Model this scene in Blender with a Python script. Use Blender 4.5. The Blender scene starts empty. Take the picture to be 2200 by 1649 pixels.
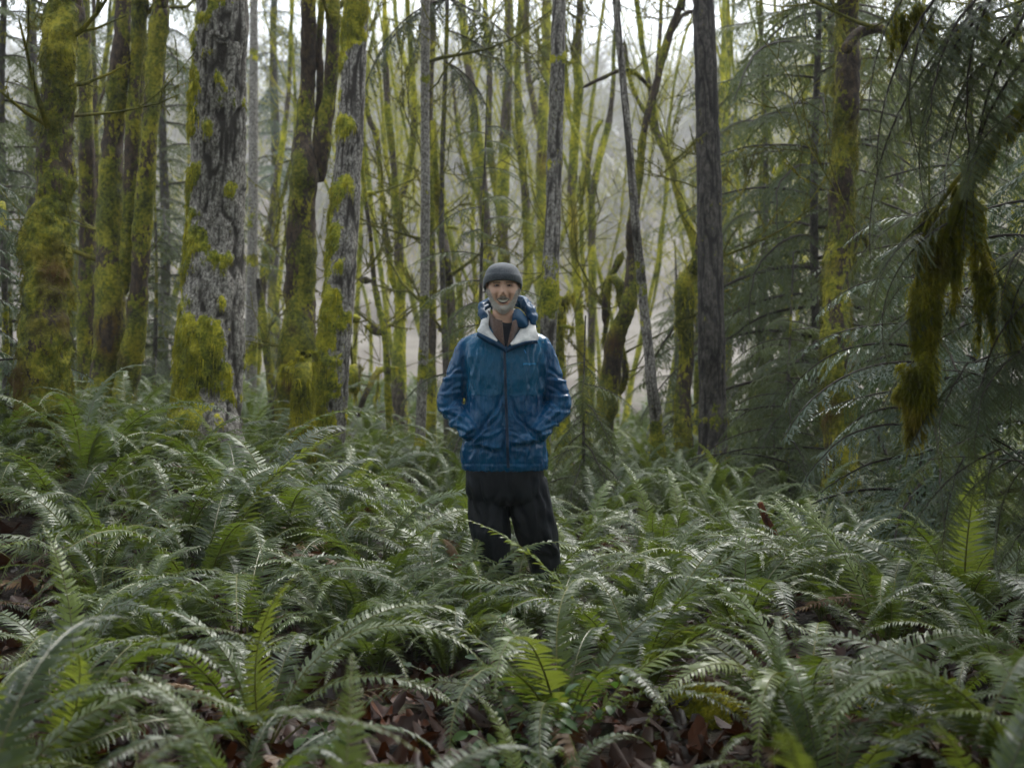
import bpy, math, random
import numpy as np
from mathutils import Vector, Matrix
from mathutils.bvhtree import BVHTree

SC = bpy.context.scene
COL = SC.collection
F = 3055.0          # focal length in reference pixels
CAMH = 1.5
rad = math.radians

# ------------------------------------------------------------------ camera
cam_d = bpy.data.cameras.new("camera")
cam = bpy.data.objects.new("camera", cam_d)
COL.objects.link(cam)
cam.location = (0, 0, CAMH)
cam.rotation_euler = (rad(90), 0, 0)
cam_d.sensor_width = 36.0
cam_d.lens = 50.0
cam_d.shift_y = -0.0539
cam_d.clip_start = 0.05
cam_d.clip_end = 1500
cam_d.dof.use_dof = True
cam_d.dof.focus_distance = 7.12
cam_d.dof.aperture_fstop = 2.7
SC.camera = cam

# ------------------------------------------------------------------ world, sun, exposure
SUN_EL, SUN_AZ = rad(50), rad(32)
world = bpy.data.worlds.new("World")
SC.world = world
world.use_nodes = True
wn, wl = world.node_tree.nodes, world.node_tree.links
wn.clear()
w_out = wn.new("ShaderNodeOutputWorld")
w_bg = wn.new("ShaderNodeBackground")
w_sky = wn.new("ShaderNodeTexSky")
w_sky.sky_type = 'NISHITA'
w_sky.sun_disc = False
w_sky.sun_elevation = SUN_EL
w_sky.sun_rotation = SUN_AZ
w_sky.dust_density = 6.0
w_sky.air_density = 1.4
w_hs = wn.new("ShaderNodeHueSaturation")
w_hs.inputs['Saturation'].default_value = 0.22      # overcast: the cloud deck takes the blue out
w_mix = wn.new("ShaderNodeMix"); w_mix.data_type = 'RGBA'
w_mix.inputs[0].default_value = 0.55
w_mix.inputs[7].default_value = (7.3, 8.1, 9.0, 1)     # even cloud
wl.new(w_sky.outputs[0], w_hs.inputs['Color'])
wl.new(w_hs.outputs[0], w_mix.inputs[6])
wl.new(w_mix.outputs[2], w_bg.inputs['Color'])
w_bg.inputs['Strength'].default_value = 0.15
wl.new(w_bg.outputs[0], w_out.inputs['Surface'])

sun_d = bpy.data.lights.new("sun", 'SUN')
sun = bpy.data.objects.new("sun", sun_d)
COL.objects.link(sun)
sun_d.energy = 1.5
sun_d.angle = rad(20)
sun_d.color = (1.0, 0.97, 0.92)
# sun stands at azimuth SUN_AZ (from +Y towards +X) and elevation SUN_EL
sdir = Vector((math.sin(SUN_AZ) * math.cos(SUN_EL), math.cos(SUN_AZ) * math.cos(SUN_EL), math.sin(SUN_EL)))
sun.rotation_euler = sdir.to_track_quat('Z', 'Y').to_euler()
sun.location = sdir * 60

SC.view_settings.view_transform = 'Standard'
SC.view_settings.look = 'None'
SC.view_settings.gamma = 1.0
SC.view_settings.use_curve_mapping = False
SC.view_settings.exposure = 1.0
SC.cycles.max_bounces = 6
SC.cycles.diffuse_bounces = 2
SC.cycles.glossy_bounces = 2
SC.cycles.transmission_bounces = 3
SC.cycles.volume_bounces = 2
SC.cycles.use_denoising = True
SC.cycles.caustics_reflective = False
SC.cycles.caustics_refractive = False

# ------------------------------------------------------------------ helpers
def P(px, py, D):
    """reference pixel + distance -> world point"""
    return np.array([(px - 1100.0) / F * D, D, CAMH - (py - 706.0) / F * D])

def sstep(a, b, x):
    t = np.clip((np.asarray(x, float) - a) / (b - a), 0, 1)
    return t * t * (3 - 2 * t)

def _hash(ix, iy, iz, seed):
    h = (ix.astype(np.int64) * 374761393 + iy.astype(np.int64) * 668265263 + iz.astype(np.int64) * 2147483647 + seed * 974711) & 0x7fffffff
    h = ((h ^ (h >> 13)) * 1274126177) & 0x7fffffff
    h = ((h ^ (h >> 16)) * 1103515245) & 0x7fffffff
    return ((h ^ (h >> 12)) & 0xffffff) / float(0xffffff)

def vnoise(p, seed=0):
    p = np.asarray(p, float)
    i = np.floor(p).astype(np.int64)
    f = p - i
    f = f * f * (3 - 2 * f)
    out = 0
    for dx in (0, 1):
        wx = f[:, 0] if dx else 1 - f[:, 0]
        for dy in (0, 1):
            wy = f[:, 1] if dy else 1 - f[:, 1]
            for dz in (0, 1):
                wz = f[:, 2] if dz else 1 - f[:, 2]
                out = out + wx * wy * wz * _hash(i[:, 0] + dx, i[:, 1] + dy, i[:, 2] + dz, seed)
    return out

def fbm(p, seed=0, octv=3):
    p = np.asarray(p, float)
    s, a, t = 0, 1.0, 0
    for k in range(octv):
        s = s + a * vnoise(p * (2.03 ** k) + 17.3 * k, seed + k)
        t += a
        a *= 0.5
    return s / t

def gz(x, y):
    x = np.asarray(x, float); y = np.asarray(y, float)
    z = 0.60 * sstep(-0.2, -3.2, x) * sstep(5.6, 9.5, y)
    z = z - 0.12 * sstep(1.0, 4.0, x) * sstep(8, 12, y)
    z = z - 0.035 * np.clip(y - 13, 0, 22)
    q = np.clip(y - 42, 0, 400)
    z = z + 0.24 * q * sstep(0, 30, q) * (1 - 0.45 * sstep(60, 200, q))
    pts = np.stack([np.ravel(x) * 0.9, np.ravel(y) * 0.9, np.zeros(x.size) + 3.3], 1)
    n = fbm(pts, 5, 3).reshape(x.shape)
    z = z + (n - 0.5) * (0.16 + 0.02 * np.clip(y - 40, 0, 60))
    return z

def g1(x, y):
    return float(gz(np.array([x]), np.array([y]))[0])

def np_mesh(name, V, faces, attrs=None, smooth=True, mats=(), mat_idx=None):
    me = bpy.data.meshes.new(name)
    V = np.asarray(V, np.float32)
    faces = [np.asarray(f, np.int32) for f in faces if len(f)]
    me.vertices.add(len(V))
    me.vertices.foreach_set('co', V.ravel())
    nl = sum(f.size for f in faces); nf = sum(len(f) for f in faces)
    me.loops.add(nl)
    me.loops.foreach_set('vertex_index', np.concatenate([f.ravel() for f in faces]))
    me.polygons.add(nf)
    starts = []; o = 0
    for f in faces:
        k = f.shape[1]
        starts.append(o + np.arange(len(f)) * k); o += f.size
    me.polygons.foreach_set('loop_start', np.concatenate(starts).astype(np.int32))
    me.polygons.foreach_set('use_smooth', np.full(nf, smooth, dtype=bool))
    for m in mats:
        me.materials.append(m)
    if mat_idx is not None:
        me.polygons.foreach_set('material_index', np.asarray(mat_idx, np.int32))
    me.update(calc_edges=True)
    me.validate()
    for k, a in (attrs or {}).items():
        a = np.asarray(a, np.float32)
        if a.ndim == 1:
            at = me.attributes.new(k, 'FLOAT', 'POINT'); at.data.foreach_set('value', a)
        else:
            at = me.attributes.new(k, 'FLOAT_COLOR', 'POINT')
            at.data.foreach_set('color', np.hstack([a, np.ones((len(a), 1), np.float32)]).ravel())
    return me

def link(name, me, parent=None, loc=(0, 0, 0)):
    o = bpy.data.objects.new(name, me)
    COL.objects.link(o)
    o.location = loc
    if parent is not None:
        o.parent = parent
    return o

def tag(o, label=None, cat=None, group=None, kind=None):
    if label: o['label'] = label
    if cat: o['category'] = cat
    if group: o['group'] = group
    if kind: o['kind'] = kind
    return o

def root(name, loc, label, cat, group=None):
    o = bpy.data.objects.new(name, None)
    COL.objects.link(o)
    o.empty_display_size = 0.2
    o.location = loc
    return tag(o, label, cat, group)

class MB:
    """collects pieces and links them as ONE mesh"""
    def __init__(s):
        s.V = []; s.F3 = []; s.F4 = []; s.A = []; s.n = 0
    def add(s, V, F3=None, F4=None, a=1.0):
        V = np.asarray(V, float)
        s.V.append(V)
        s.A.append(np.full(len(V), a) if np.isscalar(a) else np.asarray(a, float))
        if F3 is not None and len(F3): s.F3.append(np.asarray(F3) + s.n)
        if F4 is not None and len(F4): s.F4.append(np.asarray(F4) + s.n)
        s.n += len(V)
    def tube(s, path, r, ns=5, a=1.0, cap=True, lump=0.0, seed=0):
        path = np.asarray(path, float); n = len(path)
        r = np.broadcast_to(np.asarray(r, float), (n,))
        V = ring_verts(path, r, ns)[0]
        if lump:
            f = 1 + lump * (fbm(V * 7.0, seed, 2) - 0.45) * 2
            C = np.repeat(path, ns, 0)
            V = C + (V - C) * f[:, None]
        F4 = grid_faces(n, ns, True)
        F3 = None
        if cap:
            V = np.vstack([V, path[-1] + (path[-1] - path[-2]) * 0.15])
            i = np.arange(ns); b = (n - 1) * ns
            F3 = np.stack([b + i, b + (i + 1) % ns, np.full(ns, n * ns)], 1)
        s.add(V, F3, F4, a)
    def mesh(s, name, mat, origin=(0, 0, 0), smooth=True, attr='moss'):
        V = np.vstack(s.V) - np.asarray(origin, float)
        fs = []
        if s.F3: fs.append(np.vstack(s.F3))
        if s.F4: fs.append(np.vstack(s.F4))
        return np_mesh(name, V, fs, {attr: np.concatenate(s.A)}, smooth, (mat,) if mat else ())
    def build(s, name, mat, parent=None, origin=(0, 0, 0), smooth=True, attr='moss'):
        return link(name, s.mesh(name, mat, origin, smooth, attr), parent)

def grid_faces(n, ns, closed):
    i = np.arange(n - 1)[:, None]; j = np.arange(ns if closed else ns - 1)[None, :]
    a = i * ns + j; b = i * ns + (j + 1) % ns
    return np.stack([a, b, b + ns, a + ns], -1).reshape(-1, 4)

def ring_verts(path, r, ns):
    """parallel-transported rings; returns verts, theta, radial dirs"""
    n = len(path)
    T = np.gradient(path, axis=0)
    T /= np.linalg.norm(T, axis=1)[:, None] + 1e-9
    u = np.cross(T[0], (0, 1.0, 0.02))
    if np.linalg.norm(u) < 1e-3: u = np.cross(T[0], (1.0, 0, 0))
    U = np.empty_like(path)
    for k in range(n):
        u = u - T[k] * np.dot(u, T[k])
        u = u / (np.linalg.norm(u) + 1e-9)
        U[k] = u
    W = np.cross(T, U)
    th = np.arange(ns) / ns * 2 * math.pi
    c, s_ = np.cos(th), np.sin(th)
    R = U[:, None, :] * c[None, :, None] + W[:, None, :] * s_[None, :, None]
    V = path[:, None, :] + R * r[:, None, None]
    return V.reshape(-1, 3), np.tile(th, n), R.reshape(-1, 3)

def spline(pts, step):
    """Catmull-Rom through pts (k,m), about `step` apart (first 3 comps are xyz)"""
    pts = np.asarray(pts, float)
    if len(pts) == 2:
        pts = np.vstack([pts[0], (pts[0] + pts[1]) / 2, pts[1]])
    e = np.vstack([2 * pts[0] - pts[1], pts, 2 * pts[-1] - pts[-2]])
    out = []
    for k in range(1, len(e) - 2):
        p0, p1, p2, p3 = e[k - 1:k + 3]
        m = max(1, int(np.linalg.norm((p2 - p1)[:3]) / step))
        t = (np.arange(m) / m)[:, None]
        out.append(0.5 * ((2 * p1) + (-p0 + p2) * t + (2 * p0 - 5 * p1 + 4 * p2 - p3) * t ** 2 + (-p0 + 3 * p1 - 3 * p2 + p3) * t ** 3))
    out.append(pts[-1:])
    return np.vstack(out)

# ------------------------------------------------------------------ materials
class NT:
    def __init__(s, name):
        s.m = bpy.data.materials.new(name); s.m.use_nodes = True
        s.t = s.m.node_tree; s.t.nodes.clear()
        s.out = s.n('ShaderNodeOutputMaterial')
    def n(s, typ, **kw):
        x = s.t.nodes.new(typ)
        for k, v in kw.items(): setattr(x, k, v)
        return x
    def l(s, a, b): s.t.links.new(a, b)
    def noise(s, scale, detail=3, rough=0.55, vec=None, dist=0.0):
        x = s.n('ShaderNodeTexNoise')
        x.inputs['Scale'].default_value = scale; x.inputs['Detail'].default_value = detail
        x.inputs['Roughness'].default_value = rough; x.inputs['Distortion'].default_value = dist
        if vec is not None: s.l(vec, x.inputs['Vector'])
        return x.outputs['Fac']
    def coord(s, which='Object', scale=None):
        c = s.n('ShaderNodeTexCoord').outputs[which]
        if scale is None: return c
        m = s.n('ShaderNodeMapping'); m.inputs['Scale'].default_value = scale
        s.l(c, m.inputs['Vector']); return m.outputs[0]
    def geo_pos(s, scale=None):
        c = s.n('ShaderNodeNewGeometry').outputs['Position']
        if scale is None: return c
        m = s.n('ShaderNodeMapping'); m.inputs['Scale'].default_value = scale
        s.l(c, m.inputs['Vector']); return m.outputs[0]
    def ramp(s, fac, stops):
        r = s.n('ShaderNodeValToRGB')
        el = r.color_ramp.elements
        while len(el) < len(stops): el.new(0.5)
        for e, (p, c) in zip(el, stops):
            e.position = p
            e.color = (c, c, c, 1) if np.isscalar(c) else (*c, 1)
        s.l(fac, r.inputs['Fac']); return r.outputs['Color']
    def mix(s, fac, a, b, mode='MIX'):
        x = s.n('ShaderNodeMix', data_type='RGBA', blend_type=mode)
        for sock, v in ((x.inputs[0], fac), (x.inputs[6], a), (x.inputs[7], b)):
            if hasattr(v, 'links'): s.l(v, sock)
            elif np.isscalar(v): sock.default_value = v if sock.type == 'VALUE' else (v, v, v, 1)
            else: sock.default_value = (*v, 1)
        return x.outputs[2]
    def math(s, op, a, b=0.0, clamp=False):
        x = s.n('ShaderNodeMath', operation=op, use_clamp=clamp)
        for sock, v in ((x.inputs[0], a), (x.inputs[1], b)):
            if hasattr(v, 'links'): s.l(v, sock)
            else: sock.default_value = v
        return x.outputs[0]
    def attr(s, name, col=False):
        a = s.n('ShaderNodeAttribute', attribute_name=name)
        return a.outputs['Color'] if col else a.outputs['Fac']
    def bump(s, h, strength=0.5, dist=0.01):
        b = s.n('ShaderNodeBump'); b.inputs['Strength'].default_value = strength
        b.inputs['Distance'].default_value = dist
        s.l(h, b.inputs['Height']); return b.outputs[0]
    def bsdf(s, col, rough=0.6, spec=0.5, normal=None, coat=0.0, coat_rough=0.2, trans=0.0, tcol=None, sheen=0.0, sss=0.0):
        p = s.n('ShaderNodeBsdfPrincipled')
        def put(sock, v):
            if hasattr(v, 'links'): s.l(v, sock)
            elif sock.type == 'RGBA': sock.default_value = (*v, 1)
            else: sock.default_value = v
        put(p.inputs['Base Color'], col); put(p.inputs['Roughness'], rough)
        put(p.inputs['Specular IOR Level'], spec); put(p.inputs['Coat Weight'], coat)
        put(p.inputs['Coat Roughness'], coat_rough); put(p.inputs['Sheen Weight'], sheen)
        if sss:
            p.inputs['Subsurface Weight'].default_value = sss
            p.inputs['Subsurface Radius'].default_value = (0.012, 0.005, 0.003)
            p.inputs['Subsurface Scale'].default_value = 1.0
        if normal is not None: s.l(normal, p.inputs['Normal']); s.l(normal, p.inputs['Coat Normal'])
        o = p.outputs[0]
        if trans:
            t = s.n('ShaderNodeBsdfTranslucent'); put(t.inputs['Color'], tcol if tcol is not None else col)
            m = s.n('ShaderNodeMixShader'); m.inputs[0].default_value = trans
            s.l(o, m.inputs[1]); s.l(t.outputs[0], m.inputs[2]); o = m.outputs[0]
        s.l(o, s.out.inputs['Surface'])
        return s.m

def mat_leaf(name, a, b, c, rough=0.38, spec=0.6, trans=0.25, tcol=(0.12, 0.2, 0.02), nscale=6, coat=0.0):
    t = NT(name)
    oi = t.n('ShaderNodeObjectInfo').outputs['Random']
    n = t.noise(nscale, 2, vec=t.geo_pos())
    col = t.ramp(t.math('ADD', t.math('MULTIPLY', oi, 0.55), t.math('MULTIPLY', n, 0.5)), [(0.2, a), (0.5, b), (0.85, c)])
    return t.bsdf(col, rough, spec, trans=trans, tcol=tcol, coat=coat, coat_rough=0.25)

MOSS_D, MOSS_G, MOSS_Y, MOSS_B = (0.022, 0.028, 0.003), (0.13, 0.145, 0.008), (0.42, 0.37, 0.025), (0.11, 0.045, 0.012)

def moss_color(t, bright=1.0, scale=5.0, brown=0.5):
    v = t.geo_pos()
    n1 = t.noise(scale, 4, 0.6, vec=v)
    n2 = t.noise(scale * 9, 2, 0.6, vec=v)
    n3 = t.noise(scale * 0.45, 2, 0.5, vec=t.geo_pos((1, 1, 0.8)))
    s = lambda c: tuple(x * bright for x in c)
    col = t.ramp(t.math('ADD', t.math('MULTIPLY', n1, 0.6), t.math('MULTIPLY', n2, 0.4)),
                 [(0.36, s(MOSS_D)), (0.48, s(MOSS_G)), (0.64, s(MOSS_Y))])
    bm = t.ramp(n3, [(0.6, 0.0), (0.72, brown)])
    return t.mix(bm, col, s(MOSS_B))

def mat_trunk(name, dark, light, flake=0.5, bright=1.0, brown=0.5, mscale=5.0, bscale=26.0, rough=0.75):
    t = NT(name)
    v = t.geo_pos((1, 1, 0.62))
    nb = t.noise(bscale, 4, 0.65, vec=v)
    fur = t.attr('fur')
    bark = t.ramp(nb, [(0.36, dark), (0.50 , tuple(d * .6 + l * .4 for d, l in zip(dark, light))), (0.66, light)])
    bark = t.mix(t.ramp(fur, [(0.25, 0.0), (0.75, 1.0)]), bark, tuple(d * 0.5 for d in dark))
    mc = moss_color(t, bright, mscale, brown)
    m = t.attr('moss')
    edge = t.noise(26, 5, 0.7, vec=t.geo_pos((1, 1, .6)))
    mk = t.math('ADD', m, t.math('MULTIPLY', t.math('SUBTRACT', edge, 0.5), 2.4))
    mk = t.ramp(mk, [(0.42, 0.0), (0.56, 1.0)])
    col = t.mix(mk, bark, mc)
    h = t.noise(60, 4, 0.7, vec=v)
    nr = t.bump(h, 0.8, 0.02)
    return t.bsdf(col, rough, 0.25, nr)

def mat_moss(name, bright=1.0, brown=0.35, scale=5.0, trans=0.3):
    t = NT(name)
    col = moss_color(t, bright, scale, brown)
    tone = t.attr('moss')
    col = t.mix(1.0, col, t.mix(tone, (0.55, 0.55, 0.5), (1.35, 1.3, 1.2)), 'MULTIPLY')
    return t.bsdf(col, 0.7, 0.2, trans=trans, tcol=(0.3 * bright, 0.28 * bright, 0.03))

M = {}
M['fern'] = mat_leaf('fern_green', (0.016, 0.036, 0.006), (0.038, 0.070, 0.010), (0.080, 0.112, 0.018), 0.46, 0.65, 0.26, (0.20, 0.28, 0.025), 4, coat=0.08)
M['fern_dead'] = mat_leaf('fern_dead_brown', (0.05, 0.02, 0.008), (0.10, 0.045, 0.014), (0.16, 0.09, 0.03), 0.5, 0.4, 0.1, (0.2, 0.08, 0.02))
M['fern_yellow'] = mat_leaf('fern_light_green', (0.07, 0.12, 0.018), (0.11, 0.16, 0.022), (0.16, 0.19, 0.03), 0.4, 0.6, 0.3, (0.28, 0.34, 0.04))
M['stipe'] = mat_leaf('fern_stalk', (0.05, 0.05, 0.012), (0.10, 0.10, 0.02), (0.17, 0.16, 0.035), 0.4, 0.5, 0.0)
M['needle'] = mat_leaf('conifer_needles', (0.022, 0.040, 0.014), (0.045, 0.066, 0.022), (0.085, 0.105, 0.036), 0.5, 0.35, 0.25, (0.18, 0.22, 0.05), 3, coat=0.05)
M['needle_pale'] = mat_leaf('conifer_needles_pale', (0.036, 0.062, 0.034), (0.065, 0.10, 0.058), (0.12, 0.16, 0.095), 0.42, 0.55, 0.15, (0.12, 0.18, 0.05), 3, coat=0.15)  # sky reflection on the needles put into a paler, greyer colour
M['needle_dark'] = mat_leaf('conifer_needles_dark', (0.016, 0.026, 0.008), (0.030, 0.042, 0.012), (0.055, 0.065, 0.018), 0.5, 0.35, 0.15, (0.10, 0.13, 0.02), 3)
M['salal'] = mat_leaf('broad_leaf_green', (0.025, 0.065, 0.016), (0.045, 0.10, 0.025), (0.08, 0.15, 0.035), 0.38, 0.45, 0.2, (0.15, 0.3, 0.04))
M['twig'] = NT('dark_twig').bsdf((0.03, 0.022, 0.015), 0.7, 0.3)
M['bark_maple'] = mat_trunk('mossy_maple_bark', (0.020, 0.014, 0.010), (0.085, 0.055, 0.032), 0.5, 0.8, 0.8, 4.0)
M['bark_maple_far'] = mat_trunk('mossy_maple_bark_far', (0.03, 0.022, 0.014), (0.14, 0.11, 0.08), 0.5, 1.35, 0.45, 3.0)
M['bark_fir'] = mat_trunk('lichen_fir_bark', (0.075, 0.062, 0.050), (0.46, 0.43, 0.375), 1.0, 1.3, 0.25, 6, 58)
M['bark_grey'] = mat_trunk('grey_lichen_bark', (0.07, 0.058, 0.048), (0.40, 0.375, 0.33), 1.0, 1.35, 0.4, 6, 56)
M['bark_dark'] = mat_trunk('dark_furrowed_bark', (0.035, 0.030, 0.026), (0.12, 0.105, 0.09), 0.8, 1.0, 0.3, 6, 30)
M['moss'] = mat_moss('moss_green', 0.6)
M['moss_bright'] = mat_moss('moss_yellow_green', 1.5, 0.3)
M['moss_dark'] = mat_moss('moss_hanging_dark', 0.8, 0.3)

# landmarks of the picture, used to say which one a plant is
MARKS = [(-60, 'the left picture edge'), (95, 'the thick burly mossy trunk'), (270, 'the forked mossy clump'), (455, 'the big lichen-flecked trunk'), (545, 'the narrow grey trunk'), (640, 'the tall forked maple'),
         (710, 'the grey leaning trunk'), (860, 'the twin-topped mossy maple'), (915, 'the pale thin trunk'), (1083, 'the man'), (1185, 'the speckled grey trunk'), (1262, 'the paired thin trunks'), (1315, 'the crooked mossy maple'),
         (1410, 'the thin lichen-speckled trunk'), (1530, 'the dark furrowed trunk'), (1700, 'the sweeping conifer boughs'), (1805, 'the yellow-brown mossy trunk'), (1990, 'the hanging moss'), (2120, 'the right-hand conifers'), (2260, 'the right picture edge')]
def mark(px): return min(MARKS, key=lambda m: abs(m[0] - px))[1]
# ------------------------------------------------------------------ ground
def make_ground():
    def axis_vals(lim_in, step_in, lim_out, k):
        a = np.arange(0, lim_in, step_in)
        b = [lim_in]
        s = step_in
        while b[-1] < lim_out:
            s *= k; b.append(b[-1] + s)
        return np.concatenate([a, b])
    xa = axis_vals(6, 0.12, 210, 1.12); xs = np.concatenate([-xa[:0:-1], xa])
    ys = np.concatenate([-axis_vals(1, 0.3, 25, 1.3)[:0:-1], axis_vals(20, 0.12, 330, 1.07)])
    X, Y = np.meshgrid(xs, ys)
    Z = gz(X, Y)
    fine = fbm(np.stack([X.ravel() * 5, Y.ravel() * 5, np.zeros(X.size)], 1), 9, 3).reshape(X.shape)
    Z = Z + (fine - 0.5) * 0.05
    V = np.stack([X, Y, Z], -1).reshape(-1, 3)
    t = NT('forest_floor')
    v = t.geo_pos()
    n1 = t.noise(9, 5, 0.7, vec=v); n2 = t.noise(2.2, 3, 0.5, vec=v); far = t.n('ShaderNodeSeparateXYZ'); t.l(v, far.inputs[0]); n3 = t.noise(38, 3, 0.6, vec=v)
    lit = t.ramp(n1, [(0.3, (0.006, 0.004, 0.003)), (0.5, (0.022, 0.011, 0.006)), (0.68, (0.06, 0.026, 0.011))])
    green = t.ramp(n3, [(0.35, (0.012, 0.02, 0.004)), (0.65, (0.06, 0.075, 0.012))])
    col = t.mix(t.ramp(n2, [(0.5, 0.0), (0.62, 0.8)]), lit, green)
    haze_pale = t.ramp(t.noise(.35, 4, .6, vec=v), [(.35, (.13, .11, .09)), (.65, (.28, .25, .21))])
    mr = t.n('ShaderNodeMapRange'); mr.inputs[1].default_value = 38; mr.inputs[2].default_value = 60; t.l(far.outputs[1], mr.inputs[0])   # far slope litter is paled: distance haze put into its colour
    col = t.mix(mr.outputs[0], col, haze_pale)
    m = t.bsdf(col, 0.7, 0.25, t.bump(n3, 0.7, 0.03))
    me = np_mesh('ground', V, [grid_faces(len(ys), len(xs), False)], None, True, (m,))
    return tag(link('ground', me), None, None, None, 'structure')

ground = make_ground()

# ------------------------------------------------------------------ branching helper
def grow(mb, p, d, L, r, depth, rng, up=0.25, wob=0.35, kids=(3, 5), ns=5, step=0.22, lump=0.0, rmin=0.004, a=1.0, droop=None):
    n = max(4, int(L / step) + 1)
    pts = [np.array(p, float)]; d = np.array(d, float); d /= np.linalg.norm(d)
    for k in range(n - 1):
        d = d + np.array([rng.gauss(0, wob), rng.gauss(0, wob), rng.gauss(0, wob * 0.6)]) * 0.45
        d[2] += up * 0.25
        if droop: d[2] -= droop * k / n
        d /= np.linalg.norm(d)
        pts.append(pts[-1] + d * L / (n - 1))
    pts = np.array(pts)
    rr = r * (1 - 0.75 * np.linspace(0, 1, n)); rr = np.maximum(rr, rmin)
    if lump:
        rr = rr * (1 + lump * np.array([rng.uniform(-0.35, 0.6) for _ in range(n)]))
    mb.tube(pts, rr, ns, a)
    ends = [pts]
    if depth > 0:
        for k in range(rng.randint(*kids)):
            t = rng.uniform(0.25, 0.95); i = min(n - 2, int(t * (n - 1)))
            dd = pts[i + 1] - pts[i]; dd /= np.linalg.norm(dd)
            side = np.array([rng.gauss(0, 1), rng.gauss(0, 1), rng.gauss(0.2, 0.7)])
            side -= dd * side.dot(dd); side /= np.linalg.norm(side) + 1e-6
            nd = dd * rng.uniform(0.4, 1.0) + side * rng.uniform(0.5, 1.0)
            ends += grow(mb, pts[i], nd, L * rng.uniform(0.35, 0.65), rr[i] * rng.uniform(0.45, 0.7), depth - 1, rng, up, wob, kids, max(3, ns - 1), step, lump, rmin, a, droop)
    return ends

def blades(mb, pos, nrm, rng, length, width, down=0.3, jit=0.5, seg=1):
    """small moss blades (one triangle or a bent strip each)"""
    N = len(pos)
    d = nrm + rng.normal(0, jit, (N, 3)); d[:, 2] -= down
    d /= np.linalg.norm(d, axis=1)[:, None] + 1e-9
    s = np.cross(d, rng.normal(0, 1, (N, 3))); s /= np.linalg.norm(s, axis=1)[:, None] + 1e-9
    Lr = length * rng.uniform(0.4, 1.3, N)[:, None]; W = width * rng.uniform(0.6, 1.4, N)[:, None]
    tone = rng.uniform(0, 1, N)
    a = pos - nrm * 0.004
    if seg == 1:
        V = np.stack([a - s * W, a + s * W, a + d * Lr], 1).reshape(-1, 3)
        mb.add(V, np.arange(3 * N).reshape(-1, 3), None, np.repeat(tone, 3))
    else:
        m = a + d * Lr * 0.45
        e = m + (d * 0.35 + np.array([0, 0, -0.8])) * Lr * 0.6
        V = np.stack([a - s * W, a + s * W, m + s * W * 0.8, m - s * W * 0.8, e], 1).reshape(-1, 3)
        k = np.arange(N)[:, None] * 5
        mb.add(V, k + np.array([[3, 2, 4]]), k + np.array([[0, 1, 2, 3]]), np.repeat(tone, 5))

def hang_moss(mb, paths, rng, per_m=60, length=0.12, width=0.006, rr=0.03):
    for p in paths:
        seg = np.linalg.norm(np.diff(p, axis=0), axis=1); L = seg.sum(); N = int(L * per_m)
        if N < 2: continue
        t = rng.uniform(0, len(p) - 1.001, N); i = t.astype(int); f = (t - i)[:, None]
        q = p[i] * (1 - f) + p[i + 1] * f
        n = rng.normal(0, 1, (N, 3)); n /= np.linalg.norm(n, axis=1)[:, None]
        blades(mb, q + n * rr, n, rng, length, width, 0.9, 0.4, 2)

# ------------------------------------------------------------------ trees traced stem by stem
def stem_path(pts, D, rng, dwob=0.15):
    k = len(pts)
    off = np.cumsum([rng.uniform(-dwob, dwob) for _ in range(k)]) if k > 2 else np.zeros(k)
    out = []
    for (px, py, w), o in zip(pts, off):
        q = P(px, py, D + o); out.append([*q, w / F * D / 2])
    return out

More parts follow.
